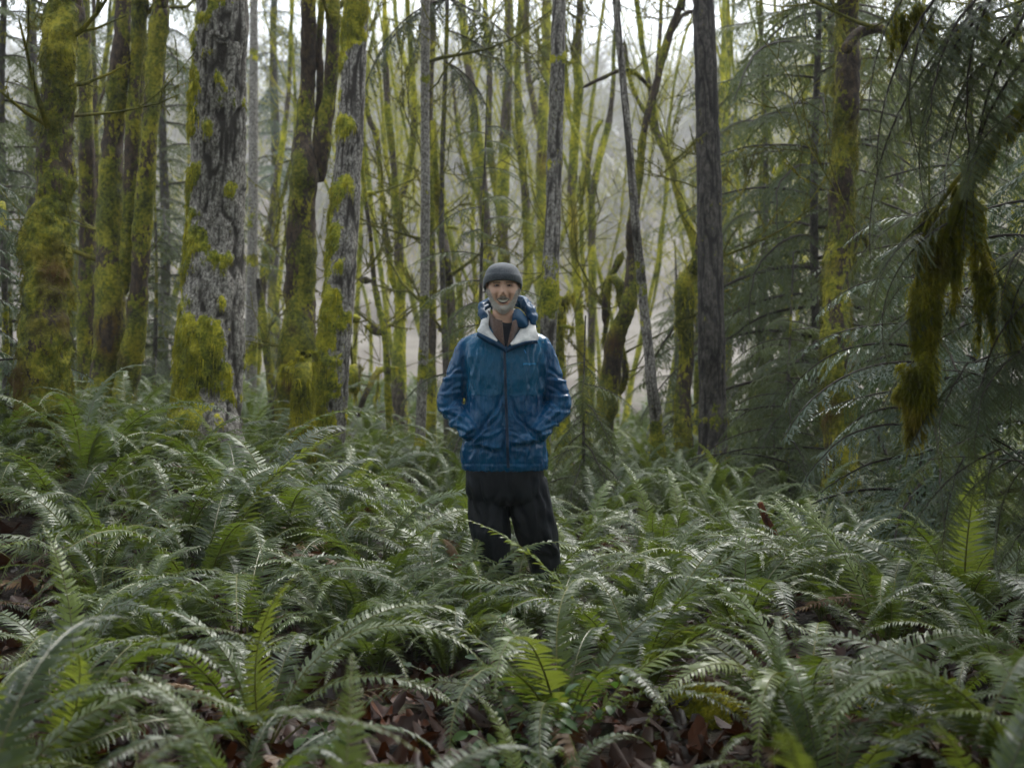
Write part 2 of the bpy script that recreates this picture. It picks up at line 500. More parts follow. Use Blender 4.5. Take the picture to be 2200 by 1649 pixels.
def tree(name, label, D, stems, mat, twigs=12, hi=False, lump=0.25, moss=0.9, furrow=0.0, mossfn=None, fuzz=0, twigL=1.3,
         twig_mat='moss', seed=0, group=None, top=7.0, hang=0, fuzz_len=0.03, mossy_twigs=1.0, base_flare=1.25, cat='tree', low=0.15, ext=4.0, wscale=1.0):
    stems = [[(a, b, c * wscale) for a, b, c in st] for st in stems]
    rng = random.Random(seed * 77 + 5); nr = np.random.default_rng(seed + 11)
    mat = M[mat]
    first = stem_path(stems[0], D, rng)
    # run the first stem down into the ground
    b = np.array(first[0][:3]); gb = g1(b[0], b[1])
    if b[2] > gb - 0.1:
        dn = np.array(first[0]); dn[2] = gb - 0.15; dn[3] *= base_flare
        sl = (np.array(first[0]) - np.array(first[1])); sl = sl / max(0.2, abs(sl[2]))
        dn[0] += sl[0] * 0.5 * (b[2] - gb)
        if b[2] - dn[2] > 0.05: first = [list(dn)] + first
        else: first[0] = list(dn)
    org = np.array([first[0][0], first[0][1], gb])
    R = root(name, tuple(org), label, cat, group)
    allp = []
    for si, st in enumerate([first] + [stem_path(s, D, rng) for s in stems[1:]]):
        st = [list(q) for q in st]
        vv = np.array(st[-1])[:3] - np.array(st[-2])[:3]
        if st[-1][2] > CAMH + 0.9 * 706 / F * D and vv[2] > 0.6 * np.linalg.norm(vv):      # leaves the frame at the top: goes on
            v = np.array(st[-1]) - np.array(st[-2]); v = v / abs(v[2]) if v[2] else v
            e = np.array(st[-1]) + v * ext; e[3] = st[-1][3] * 0.72
            e[0] += rng.uniform(-.3, .3); st.append(list(e))
            e2 = e.copy(); e2[2] += ext; e2[3] = st[-2][3] * 0.3; e2[0] += rng.uniform(-.5, .5); st.append(list(e2))
        step = 0.022 if hi else (0.05 if D < 16 else 0.10)
        q = spline(st, step)
        ns = 64 if hi else (28 if D < 16 else 14)
        path, r = q[:, :3], np.maximum(q[:, 3], 0.006)
        if len(path) > 60 and hi:   # coarse above the frame
            keep = (path[:, 2] < CAMH + 760 / F * D) | (np.arange(len(path)) % 6 == 0); keep[-1] = True
            path, r = path[keep], r[keep]
        if si > 0: r = r.copy(); r[0] *= .03; r[-1] *= .05      # limb ends are closed
        if si == 0:
            hgt = path[:, 2] - gb
            r = r * (1 + 0.35 * np.exp(-np.clip(hgt, 0, 9) / 0.18))
        V, th, Rd = ring_verts(path, r, ns)
        rr = np.repeat(r, ns)
        big = fbm(V * np.array([3.2, 3.2, 2.4]), seed, 3) - 0.5
        mid = fbm(V * 11.0, seed + 3, 2) - 0.5
        if mossfn is not None:
            msk = mossfn(V, th, nr)
        else:
            h = np.clip((V[:, 2] - gb) / 5.0, 0, 1)
            msk = np.clip((fbm(V * np.array([3.5, 3.5, 2.0]), seed + 7, 3) - 0.5) * 3.2 + moss - 0.25 * h, 0, 1)
        disp = rr * lump * (1.9 * big + 1.7 * mid)
        fur = np.zeros(len(V))
        if furrow:
            k = furrow
            wz = path_z = V[:, 2]
            warp = fbm(V * np.array([2, 2, 5.0]), seed + 20, 2) * 0.9
            q3 = np.stack([np.cos(th + warp * 0.35) * k, np.sin(th + warp * 0.35) * k, wz * 2.8], 1)
            rn = vnoise(q3, seed + 30); rn2 = vnoise(q3 * np.array([1.9, 1.9, 2.6]) + 7, seed + 31)
            rid = 1 - np.abs(2 * rn - 1) * 3.0
            rid2 = 1 - np.abs(2 * rn2 - 1) * 4.0
            fur = np.clip(np.maximum(rid, rid2 * 0.75), 0, 1) * (1 - np.clip(msk * 1.5, 0, 1))
            disp = disp - fur * np.minimum(0.028, rr * 0.13)
        disp = disp + msk * (0.012 + 0.03 * (fbm(V * 16, seed + 9, 2) - 0.4)) * np.clip(rr / 0.12, 0.25, 1.2) + (0.022 * msk * (vnoise(V * 30, seed + 41) - .5) if hi else 0)
        V = V + Rd * disp[:, None]
        me = np_mesh('trunk' if si == 0 else 'limb', V - org, [grid_faces(len(path), ns, True)], {'moss': msk, 'fur': fur}, True, (mat,))
        link('trunk' if si == 0 else 'limb', me, R)
        allp.append((path, r))
        if fuzz:
            vis = (V[:, 2] < CAMH + 800 / F * D) & (msk > 0.5)
            idx = np.nonzero(vis)[0]
            if len(idx):
                idx = idx[(msk[idx] > nr.uniform(.45, 1.15, len(idx))) & (vnoise(V[idx] * np.array([34, 34, 20.0]), seed + 60) > .40)]
                if not len(idx): continue
                fz = fuzz * (.8 if D < 14 else .4)
                n = int(fz * (len(idx) / (vis.size + 1)) * min(1, (r.mean() / 0.15)))
                pick = nr.choice(idx, n)
                mb = MB()
                jitp = nr.normal(0, 0.008, (n, 3))
                blades(mb, V[pick] + jitp, Rd[pick], nr, fuzz_len * (1 if D < 14 else .6), 0.0035 * D / 10, 0.55, 0.55)
                if hang:
                    pick = nr.choice(idx, int(n * hang))
                    blades(mb, V[pick], Rd[pick] * 0.6, nr, fuzz_len * 3.2, 0.003 * D / 10, 1.6, 0.25, 2)
                tag(mb.build('moss_coat', M['moss'] if mossy_twigs <= 1 else M['moss_bright'], R, org), kind='stuff')
    # side branches
    if twigs:
        paths = []; mb = MB(); single = D < 19
        for k in range(twigs):
            path, r = allp[rng.randrange(len(allp))]
            gzb = gb + low * 5
            ok = np.nonzero((path[:, 2] > gzb))[0]
            if not len(ok): continue
            i = int(ok[rng.randrange(len(ok))])
            az = rng.uniform(0, 2 * math.pi)
            d = np.array([math.cos(az), math.sin(az) * 0.7, rng.uniform(0.0, 0.9)])
            L = twigL * rng.uniform(0.4, 1.25)
            if single: mb = MB()
            paths += grow(mb, path[i], d, L, min(0.022, r[i] * 0.4) * rng.uniform(0.5, 1.1), 2 if L > 0.7 else 1, rng,
                          0.35, 0.33, (2, 4), 5, 0.16, 0.55, 0.0026 + D * 0.00012, a=rng.uniform(.2, .9))
            if single: link('branch', mb.mesh('branch', M[twig_mat], org), R)
        if not single and mb.n: tag(link('branches', mb.mesh('branches', M[twig_mat], org), R), kind='stuff')
        if mossy_twigs and D < 19:
            mb = MB(); hang_moss(mb, [p for p in paths if len(p) > 3][:60], nr, 60, 0.04, 0.004 * D / 10, 0.010)
            if mb.n: tag(mb.build('branch_moss', M[twig_mat], R, org), kind='stuff')
    return R

def limb_thing_paths(D, pts): return spline(stem_path(pts, D, random.Random(1), 0.03), 0.03)

# --- moss patch on the big lichen-covered fir, as the photograph shows it
def fir_moss(V, th, nr):
    D = 10.5
    px = V[:, 0] / V[:, 1] * F + 1100; py = 706 - (V[:, 2] - CAMH) / V[:, 1] * F
    left = np.interp(py, [0, 300, 500, 700, 850, 940], [416, 411, 402, 392, 380, 368])
    w = np.interp(py, [0, 500, 940], [112, 126, 152])
    u = (px - left) / w
    ext = np.interp(py, [-400, -10, 8, 25, 60, 140, 165, 300, 335, 358, 480, 500, 575, 620, 700, 750, 800, 880, 930, 980],
                    [0.1, 0.2, 0.75, 0.5, -.1, .05, .26, .2, -.05, .2, .34, .6, .5, .38, .42, .44, .58, .56, .42, .5])
    n = fbm(V * np.array([9, 9, 6.0]), 44, 3) - 0.5
    m = np.clip((ext - u) * 2.4 + n * 5.6 + 0.42, 0, 1)
    back = V[:, 1] > D + 0.25
    m = np.where(back, np.clip(m * 0.5, 0, 1), m)
    top = (py < 30) & (u < 0.28); m = np.where(top, 0.0, m)
    tuft = np.exp(-((px - 495) / 12) ** 2 - ((py - 405) / 16) ** 2) * 1.6
    return np.clip(np.maximum(m, tuft * (~back)), 0, 1)

def lean_moss(V, th, nr):      # grey trunk leaning right: moss on its left edge, more near the ground
    px = V[:, 0] / V[:, 1] * F + 1100; py = 706 - (V[:, 2] - CAMH) / V[:, 1] * F
    left = np.interp(py, [0, 242, 606, 970], [740, 729, 701, 662]); w = np.interp(py, [0, 970], [56, 76])
    u = (px - left) / w
    ext = np.interp(py, [-200, 0, 30, 80, 110, 230, 260, 330, 420, 500, 590, 660, 720, 800, 900, 980],
                    [.2, .8, .9, .7, .15, .2, .35, .1, .45, .35, .5, .75, .5, .6, .75, .8])
    n = fbm(V * np.array([9, 9, 7.0]), 54, 3) - 0.5
    return np.clip((ext - u) * 2.4 + n * 4.0 + 0.3, 0, 1)

def band_moss(bands):          # rings and patches of moss at given picture heights
    def f(V, th, nr):
        py = 706 - (V[:, 2] - CAMH) / V[:, 1] * F
        m = np.zeros(len(V))
        for c, h, a in bands: m = np.maximum(m, a * np.exp(-((py - c) / h) ** 2))
        n = fbm(V * np.array([10, 10, 7.0]), 64, 3) - 0.5
        return np.clip(m * 1.2 + n * 2.4, 0, 1) * (m + 0.35)
    return f
# ------------------------------------------------------------------ conifer boughs
def bough_mesh(name, mat, L=1.4, droop=0.8, seed=0, near=False, wide=0.42, flat=0.2):
    rng = random.Random(seed); nr = np.random.default_rng(seed)
    n = 22; ang = np.linspace(rad(18), rad(18) - droop, n)
    st = L / (n - 1)
    x = np.concatenate([[0], np.cumsum(np.cos(ang[:-1]) * st)]); z = np.concatenate([[0], np.cumsum(np.sin(ang[:-1]) * st)])
    y = np.cumsum(nr.normal(0, 0.008, n))
    axis = np.stack([x, y, z], 1)
    wood = MB(); wood.tube(axis, np.linspace(0.011, 0.002, n) * (0.9 if near else 1.2), 5)
    Vs, Q = [], []
    cnt = 0
    nl = int(L / (0.022 if near else 0.050))
    for k in range(nl):
        t = 0.06 + 0.94 * k / nl
        c = np.array([np.interp(t, np.linspace(0, 1, n), axis[:, i]) for i in range(3)])
        a = np.interp(t, np.linspace(0, 1, n), ang)
        tan = np.array([math.cos(a), 0, math.sin(a)]); nor = np.array([-math.sin(a), 0, math.cos(a)])
        side = 1 if k % 2 else -1
        ll = wide * L * (min(1, t * 4 + 0.3)) * (1 - t) ** 0.75 * rng.uniform(0.55, 1.15) + 0.04
        d = np.array([0, side, 0]) * 0.85 + tan * rng.uniform(0.35, 0.75) - nor * rng.uniform(-0.05, 0.25)
        d /= np.linalg.norm(d)
        m = max(3, int(ll / 0.05)); p = [c]
        for j in range(m):
            d = d + np.array([0, 0, -0.13]) + nr.normal(0, 0.05, 3); d /= np.linalg.norm(d)
            p.append(p[-1] + d * ll / m)
        p = np.array(p)
        if near: wood.tube(p, np.linspace(0.0014, 0.0006, len(p)), 3, cap=False)
        # needles / sprays along the branchlet
        sp = 0.008 if near else 0.026
        q = max(3, int(ll / sp)); tt = np.linspace(0.04, 0.99, q)
        pos = np.stack([np.interp(tt, np.linspace(0, 1, len(p)), p[:, i]) for i in range(3)], 1)
        T = np.gradient(pos, axis=0); T /= np.linalg.norm(T, axis=1)[:, None] + 1e-9
        S = np.cross(T, nor); S /= np.linalg.norm(S, axis=1)[:, None] + 1e-9
        for sg in (-1, 1):
            nl_ = (0.019 if near else 0.060) * (1 - 0.55 * tt)[:, None] * nr.uniform(0.7, 1.3, (q, 1))
            w = (0.0030 if near else 0.0140) * nr.uniform(0.7, 1.3, (q, 1))
            dd = S * sg * 0.8 + T * 0.55 + nr.normal(0, 0.16, (q, 3)); dd[:, 2] -= 0.12 if near else 0.3
            dd /= np.linalg.norm(dd, axis=1)[:, None]
            W = T * w
            e = pos + dd * nl_; mid = pos + dd * nl_ * 0.6
            if near:
                V = np.stack([pos - W, pos + W, e + W * 0.7, e - W * 0.7], 1)
            else:
                e[:, 2] -= 0.008
                V = np.stack([pos - W * 0.6, mid - W, e, mid + W], 1)
            Vs.append(V.reshape(-1, 3)); cnt += q
    V = np.vstack(Vs); Qf = np.arange(len(V)).reshape(-1, 4)
    wv = np.vstack(wood.V); off = len(V)
    faces = [np.vstack([Qf] + [f + off for f in wood.F4])]
    mi = np.zeros(len(faces[0]), int); mi[len(Qf):] = 1
    if wood.F3:
        f3 = np.vstack(wood.F3) + off; faces.append(f3); mi = np.concatenate([mi, np.ones(len(f3), int)])
    me = np_mesh(name, np.vstack([V, wv]), faces, None, False, (M[mat], M['twig']), mi)
    return me

BOUGH = {}
def boughs(kind):
    if kind not in BOUGH:
        near = kind.startswith('near')
        mat = {'mid': 'needle', 'pale': 'needle_pale', 'dark': 'needle_dark', 'near': 'needle', 'nearpale': 'needle_pale'}[kind]
        BOUGH[kind] = [bough_mesh('bough', mat, L, dr, 100 * k + len(kind), near, w) for k, (L, dr, w) in
                       enumerate([(1.2, 0.8, .30), (1.5, 1.1, .26), (1.35, 1.4, .30), (1.0, 1.0, .36)])]
    return BOUGH[kind]

def place_bough(R, org, p, az, tilt, s, rng, kind, name='bough', roll=0.0):
    o = bpy.data.objects.new(name, rng.choice(boughs(kind)))
    COL.objects.link(o); o.parent = R
    o.location = tuple(np.asarray(p) - org)
    o.rotation_euler = (roll, -tilt, az)
    o.scale = (s, s, s * rng.uniform(0.85, 1.1))
    return o

def conifer(name, label, px, D, w, z0, z1, n, Lmax, kind='mid', seed=0, lean=0.0, tilt=0.0, top=None, group=None, bark='bark_dark', side=None, moss=0.25, droopy=0.0, cat='conifer'):
    """trunk at pixel column px, distance D, boughs between heights z0..z1 (above ground)"""
    rng = random.Random(seed * 31 + 3)
    x = (px - 1100) / F * D; gb = g1(x, D); H = top or z1 + 0.6
    org = np.array([x, D, gb]); R = root(name, tuple(org), label, cat, group)
    zs = np.linspace(-0.15, H, 26)
    path = np.stack([x + lean * zs + 0.03 * np.sin(zs * 1.3 + seed), D + 0.02 * np.cos(zs), gb + zs], 1)
    r = np.maximum(0.006, w / F * D / 2 * (1 - 0.8 * np.clip(zs / (H * 1.02), 0, 1)))
    V, th, Rd = ring_verts(path, r, 14)
    V = V + Rd * ((fbm(V * 8, seed, 2) - 0.5) * 0.25 * np.repeat(r, 14))[:, None]
    msk = np.clip((fbm(V * 4, seed + 1, 2) - 0.5) * 3 + moss, 0, 1)
    link('trunk', np_mesh('trunk', V - org, [grid_faces(len(path), 14, True)], {'moss': msk, 'fur': np.zeros(len(V))}, True, (M[bark],)), R)
    for k in range(n):
        t = (k + rng.uniform(0, 1)) / n
        z = z0 + (z1 - z0) * t
        az = k * 2.399 + rng.uniform(-0.4, 0.4)
        if side is not None: az = side + rng.uniform(-1.1, 1.1)
        Ls = Lmax * (1 - 0.75 * np.clip(z / H, 0, 1)) * rng.uniform(0.7, 1.15)
        p = np.array([np.interp(z, zs, path[:, 0]), D, gb + z])
        place_bough(R, org, p, az, tilt + rng.uniform(-0.25, 0.15) - droopy, Ls / 1.3, rng, kind, roll=rng.uniform(-0.25, 0.25))
    return R, path

# ------------------------------------------------------------------ sword ferns
def frond_mesh(name, mat, a0, a1, bend=1.4, L=1.0, wid=0.088, npair=52, seed=0, lod=0, twist=0.0, curl=0.0):
    nr = np.random.default_rng(seed)
    n = 26 if lod == 0 else 9
    t = np.linspace(0, 1, n)
    ang = a0 + (a1 - a0) * t ** bend
    st = L / (n - 1)
    x = np.concatenate([[0], np.cumsum(np.cos(ang[:-1]) * st)]); z = np.concatenate([[0], np.cumsum(np.sin(ang[:-1]) * st)])
    y = curl * t ** 2
    ax = np.stack([x, y, z], 1)
    T = np.gradient(ax, axis=0); T /= np.linalg.norm(T, axis=1)[:, None]
    rw = np.linspace(0.0042, 0.0012, n) * (1 if lod == 0 else 1.5)
    stem = MB(); stem.tube(ax, rw, 4 if lod == 0 else 3, cap=False)
    s = np.linspace(0.13, 0.995, npair)
    if lod == 0: s = s + nr.normal(0, 0.0022, npair)
    prof = np.clip((s - 0.07) / 0.16, 0.12, 1) ** 0.7 * np.clip((1.02 - s) / 0.62, 0, 1) ** 0.72
    C = np.stack([np.interp(s, t, ax[:, i]) for i in range(3)], 1)
    TT = np.stack([np.interp(s, t, T[:, i]) for i in range(3)], 1); TT /= np.linalg.norm(TT, axis=1)[:, None]
    Y = np.array([0, 1.0, 0])
    NN = np.cross(TT, Y); NN = NN * np.sign(NN[:, 2] + 1e-6).mean()
    NN = np.stack([-TT[:, 2], 0 * TT[:, 0], TT[:, 0]], 1)
    Vs, q4, q3 = [], [], []; cnt = 0
    for sg in (-1, 1):
        l = (wid * prof * nr.uniform(0.85, 1.12, npair))[:, None]
        fa = rad(14) + rad(22) * s + nr.normal(0, 0.07, npair)
        lift = nr.normal(0.10, 0.13, npair)[:, None]
        tw = twist + nr.normal(0, 0.10, npair)
        d = Y * sg * np.cos(fa)[:, None] + TT * np.sin(fa)[:, None] + NN * lift
        d /= np.linalg.norm(d, axis=1)[:, None]
        wv = TT * np.cos(tw)[:, None] + NN * np.sin(tw)[:, None] * sg
        w = (L / npair * (0.46 if lod == 0 else 0.42) * np.clip(prof + 0.35, 0, 1))[:, None]
        dr = -NN * 1.0
        b = C + d * 0.002
        m1 = C + d * l * 0.38 + dr * l * 0.02
        m2 = C + d * l * 0.74 + dr * l * 0.12 + TT * l * 0.03
        e = C + d * l * 1.0 + dr * l * 0.30 + TT * l * 0.10
        if lod == 0:
            V = np.stack([b - wv * w * 0.75, b + wv * w * 0.85, m1 + wv * w * 0.8, m1 - wv * w * 0.8, m2 + wv * w * 0.55, m2 - wv * w * 0.5, e], 1).reshape(-1, 3)
            k = np.arange(npair)[:, None] * 7 + cnt
            q4 += [k + np.array([[0, 1, 2, 3]]), k + np.array([[3, 2, 4, 5]])]; q3 += [k + np.array([[5, 4, 6]])]
            cnt += npair * 7
        else:
            V = np.stack([b - wv * w, b + wv * w, m2 + wv * w * 0.7, e], 1).reshape(-1, 3)
            k = np.arange(npair)[:, None] * 4 + cnt
            q4 += [k + np.array([[0, 1, 2, 3]])]; cnt += npair * 4
        Vs.append(V)
    V = np.vstack(Vs)
    sv = np.vstack(stem.V); sf = np.vstack(stem.F4) + len(V)
    f4 = np.vstack(q4 + [sf]); fs = [f4]; mi = np.zeros(len(f4), int); mi[-len(sf):] = 1
    if q3: f3 = np.vstack(q3); fs.append(f3); mi = np.concatenate([mi, np.zeros(len(f3), int)])
    if lod: return np.vstack([V, sv]), f4
    return np_mesh(name, np.vstack([V, sv]), fs, None, False, (M[mat], M['stipe']), mi)

FROND, FROND_DEAD, FROND_YOUNG = [], [], []
_specs = [(80, -50, 1.3), (74, -66, 1.4), (68, -42, 1.2), (64, -66, 1.25), (58, -38, 1.1), (74, -80, 1.5), (84, -35, 1.5), (54, -58, 1.15), (46, -32, 1.0), (78, -62, 1.7), (62, -50, 1.4), (70, -70, 1.3)]
for _k, (_a, _b, _c) in enumerate(_specs):
    FROND.append(frond_mesh('frond', 'fern', rad(_a), rad(_b), _c, 1.0, 0.070 + 0.010 * (_k % 3), 68 + 4 * (_k % 3), _k, 0, 0.12 * ((_k % 5) - 2), 0.10 * ((_k % 4) - 1.5)))
for _k, (_a, _b, _c) in enumerate([(35, -30, 1.2), (25, -15, 1.0), (48, -70, 1.4)]):
    FROND_DEAD.append(frond_mesh('dead_frond', 'fern_dead', rad(_a), rad(_b), _c, 0.9, 0.07, 46, 50 + _k, 0, 0.5, 0.2))
for _k, (_a, _b, _c) in enumerate([(80, 20, 1.6), (70, -30, 1.7), (60, -60, 1.6)]):
    FROND_YOUNG.append(frond_mesh('frond', 'fern_yellow', rad(_a), rad(_b), _c, 0.9, 0.085, 50, 70 + _k, 0, 0.1, 0.1))

def fern(x, y, size, n, label, group, rng, dead=1, young=0.06, skip_az=None, tiltx=0.0):
    z = g1(x, y)
    R = root('sword_fern', (x, y, z - 0.02), label, 'fern', group)
    a0 = rng.uniform(0, 6.28)
    for k in range(n):
        az = a0 + k * 2.399 + rng.uniform(-0.35, 0.35)
        if skip_az is not None:
            df = (az - skip_az + math.pi) % (2 * math.pi) - math.pi
            if abs(df) < 0.6: az += 1.4 * (1 if df > 0 else -1)
        me = rng.choice(FROND_YOUNG) if rng.random() < young else rng.choice(FROND)
        nm = 'frond'
        if k < dead and rng.random() < 0.6: me = rng.choice(FROND_DEAD); nm = 'dead_frond'
        o = bpy.data.objects.new(nm, me)
        if nm == 'dead_frond': o['label'] = 'withered brown frond hanging low'
        COL.objects.link(o); o.parent = R
        s = size * rng.uniform(0.72, 1.12)
        o.location = (0.03 * math.cos(az), 0.03 * math.sin(az), 0)
        o.rotation_euler = (rng.gauss(0, 0.16), rng.gauss(0, 0.10), az)
        o.scale = (s, s * rng.uniform(0.9, 1.15), s)
    return R
# ------------------------------------------------------------------ the trees one can tell apart
tree('mossy_maple_tree', 'thick moss-covered maple trunk with knobbly burls at the left edge', 9.5,
     [[(92, 885, 150), (94, 800, 132), (98, 700, 122), (97, 600, 126), (100, 500, 112), (114, 400, 100), (121, 250, 100), (130, 100, 88), (141, 20, 98), (146, -60, 90)]],
     'bark_maple', twigs=7, hi=True, lump=0.30, moss=0.92, fuzz=60000, hang=0.12, seed=1, wscale=0.76, twigL=0.9, low=0.35)
tree('mossy_maple_tree', 'forked mossy maple clump just right of the thick burly trunk', 12.2,
     [[(218, 925, 78), (230, 800, 62), (237, 700, 58), (238, 500, 52), (243, 300, 44), (256, 150, 40), (268, 0, 38), (275, -60, 36)],
      [(258, 925, 52), (275, 800, 46), (292, 690, 42), (306, 500, 36), (320, 300, 34), (332, 150, 34), (346, 20, 36), (350, -70, 30)],
      [(262, 640, 26), (280, 480, 32), (287, 300, 34), (296, 150, 32), (302, 0, 32), (306, -70, 28)]],
     'bark_maple', twigs=14, lump=0.26, moss=0.85, fuzz=26000, hang=0.1, seed=2)
tree('mossy_maple_tree', 'slim dark mossy trunk between the burly maple and the forked clump', 12.8,
     [[(184, 910, 40), (186, 700, 36), (188, 500, 34), (186, 300, 32), (181, 120, 26), (178, -40, 24)]], 'bark_maple', twigs=8, moss=0.75, fuzz=9000, seed=3)
tree('fir_tree', 'big straight trunk of pale lichen-flecked bark with yellow moss down its left side', 10.5,
     [[(446, 955, 155), (450, 860, 143), (457, 700, 136), (466, 500, 126), (471, 300, 119), (473, 100, 115), (475, -60, 112)]],
     'bark_fir', twigs=0, hi=True, lump=0.05, furrow=4.4, mossfn=fir_moss, fuzz=90000, hang=0.9, fuzz_len=0.022, mossy_twigs=2, seed=4)
tree('alder_tree', 'narrow grey straight trunk close behind the big lichen-flecked trunk', 18,
     [[(536, 950, 30), (540, 700, 25), (543, 500, 22), (545, 200, 19), (546, -60, 17)]], 'bark_grey', twigs=6, lump=0.12,
     mossfn=band_moss([(900, 60, 1), (760, 30, 1), (560, 12, .9), (470, 20, .6), (120, 20, .6)]), seed=5)
tree('mossy_maple_tree', 'tall mossy maple forking above the mossy snag', 13.0,
     [[(613, 965, 88), (628, 860, 78), (640, 760, 74), (645, 667, 66), (644, 600, 66), (652, 424, 56), (655, 364, 54), (651, 303, 40), (662, 182, 34), (664, 60, 34), (662, -60, 30)],
      [(668, 395, 40), (682, 364, 40), (692, 303, 32), (710, 182, 28), (716, 40, 28), (716, -60, 26)],
      [(672, 360, 20), (684, 270, 18), (688, 150, 16), (692, 0, 14)]],
     'bark_maple', twigs=16, lump=0.26, moss=0.9, fuzz=38000, hang=0.15, seed=6)
tree('alder_tree', 'grey bark trunk leaning right with moss fringe at the foot, nearer than the forked maple', 11.5,
     [[(700, 985, 82), (708, 880, 74), (716, 790, 70), (732, 606, 62), (744, 424, 60), (756, 242, 54), (764, 60, 53), (770, -60, 50)]],
     'bark_grey', twigs=0, hi=True, lump=0.08, furrow=3.2, mossfn=lean_moss, fuzz=50000, hang=0.9, fuzz_len=0.022, mossy_twigs=2, seed=7)
tree('broken_snag', 'short broken stump topped by a cushion of yellow-green moss', 11.0,
     [[(648, 965, 46), (650, 880, 40), (651, 820, 36), (652, 780, 44), (653, 762, 30)], [(640, 800, 16), (622, 796, 16), (612, 790, 12)], [(655, 775, 40), (668, 775, 34), (676, 776, 14)]],
     'bark_maple', twigs=0, lump=0.3, moss=1.1, fuzz=26000, hang=0.4, mossy_twigs=2, seed=8, cat='snag')
tree('mossy_maple_tree', 'slender twin-topped mossy maple left of the man beyond the grey leaning trunk', 17,
     [[(860, 1000, 34), (858, 900, 32), (856, 788, 30), (860, 700, 24), (859, 606, 22), (854, 455, 21), (847, 364, 15), (832, 212, 14), (828, 60, 12), (826, -50, 10)],
      [(856, 430, 14), (871, 394, 15), (890, 273, 13), (884, 120, 12), (872, -50, 10)],
      [(850, 640, 12), (844, 606, 13), (824, 460, 12), (811, 303, 12), (790, 243, 11), (782, 100, 9)],
      [(852, 790, 13), (836, 790, 12), (813, 796, 12), (794, 828, 12), (776, 870, 12), (762, 912, 9)],
      [(812, 800, 7), (812, 830, 7), (806, 870, 5)]],
     'bark_maple_far', twigs=14, lump=0.28, moss=0.95, fuzz=16000, hang=0.5, mossy_twigs=2, seed=9)
tree('dead_mossy_tree', 'thin broken tree with short moss-cushioned stubs beside the grey leaning trunk', 15,
     [[(838, 960, 14), (834, 860, 14), (832, 800, 12), (824, 700, 12), (806, 620, 11), (795, 500, 10), (780, 380, 9), (776, 240, 8), (770, 60, 7)],
      [(828, 716, 16), (808, 708, 20), (786, 700, 14)], [(806, 605, 16), (786, 602, 16), (770, 600, 8)], [(784, 415, 10), (800, 414, 12), (812, 422, 7)],
      [(764, 850, 24), (760, 806, 26), (758, 784, 20)], [(776, 684, 14), (762, 684, 16), (757, 684, 9)]],
     'bark_maple_far', twigs=14, lump=0.35, moss=1.0, fuzz=9000, hang=0.5, mossy_twigs=2, seed=10)
tree('alder_tree', 'pale thin straight trunk with moss rings left of the man', 13.5,
     [[(900, 1000, 24), (906, 860, 21), (911, 727, 20), (913, 560, 20), (914, 424, 20), (913, 240, 19), (914, 80, 20), (914, -60, 19)]],
     'bark_grey', twigs=6, lump=0.10, mossfn=band_moss([(980, 60, .8), (920, 14, .9), (800, 16, 1), (760, 10, .8), (650, 14, 1), (590, 12, .8), (170, 12, .6)]), fuzz=5000, hang=0.4, mossy_twigs=2, seed=11)
tree('maple_tree', 'dark brown mossy trunk touching the pale thin trunk left of the man', 16,
     [[(928, 985, 24), (926, 850, 22), (927, 700, 21), (926, 540, 20), (925, 364, 18), (922, 212, 16), (930, 60, 14), (932, -60, 13)],
      [(932, 630, 7), (952, 620, 7), (975, 632, 5)], [(936, 700, 12), (960, 715, 10), (984, 726, 6)], [(934, 690, 10), (958, 680, 9), (966, 660, 6)]],
     'bark_maple_far', twigs=10, moss=0.55, fuzz=6000, hang=0.4, mossy_twigs=2, seed=12)
tree('broken_snag', 'leaning broken mossy limb standing above the left shoulder of the man', 15.5,
     [[(966, 640, 20), (961, 600, 21), (958, 560, 20), (950, 500, 19), (943, 450, 16), (938, 400, 15), (934, 330, 9), (930, 260, 8)],
      [(940, 490, 6), (962, 487, 7), (986, 492, 4)]], 'bark_maple_far', twigs=3, lump=0.3, moss=0.95, fuzz=7000, hang=0.5, mossy_twigs=2, seed=13, cat='snag')
tree('maple_tree', 'thin mossy maple trunk rising just left of the grey beanie', 20,
     [[(1062, 900, 26), (1058, 700, 24), (1050, 560, 22), (1041, 455, 20), (1035, 364, 20), (1016, 212, 18), (1000, 90, 16), (990, -50, 14)],
      [(1040, 440, 10), (1010, 380, 9), (985, 280, 8), (970, 150, 7)]], 'bark_maple_far', twigs=12, moss=0.8, fuzz=7000, mossy_twigs=2, seed=14)
tree('mossy_maple_tree', 'twin-stemmed mossy maple rising directly behind the grey beanie', 21,
     [[(1110, 900, 28), (1090, 640, 24), (1080, 485, 24), (1084, 303, 22), (1092, 150, 20), (1096, -50, 18)],
      [(1080, 500, 14), (1066, 410, 14), (1050, 300, 13), (1052, 160, 12), (1042, -50, 10)],
      [(1106, 640, 14), (1134, 600, 22), (1130, 446, 18), (1117, 287, 16), (1112, 127, 14), (1122, -50, 12)]],
     'bark_maple_far', twigs=16, lump=0.28, moss=0.95, fuzz=9000, hang=0.3, mossy_twigs=2, seed=15)
tree('mossy_maple_tree', 'forking mossy maple seen left of the speckled grey trunk over the right shoulder', 24,
     [[(1170, 900, 30), (1166, 573, 24), (1165, 400, 24), (1166, 255, 22), (1174, 120, 20), (1176, -50, 18)],
      [(1164, 300, 16), (1146, 220, 15), (1132, 127, 14), (1126, -50, 12)]], 'bark_maple_far', twigs=15, moss=0.95, seed=16, mossy_twigs=2)
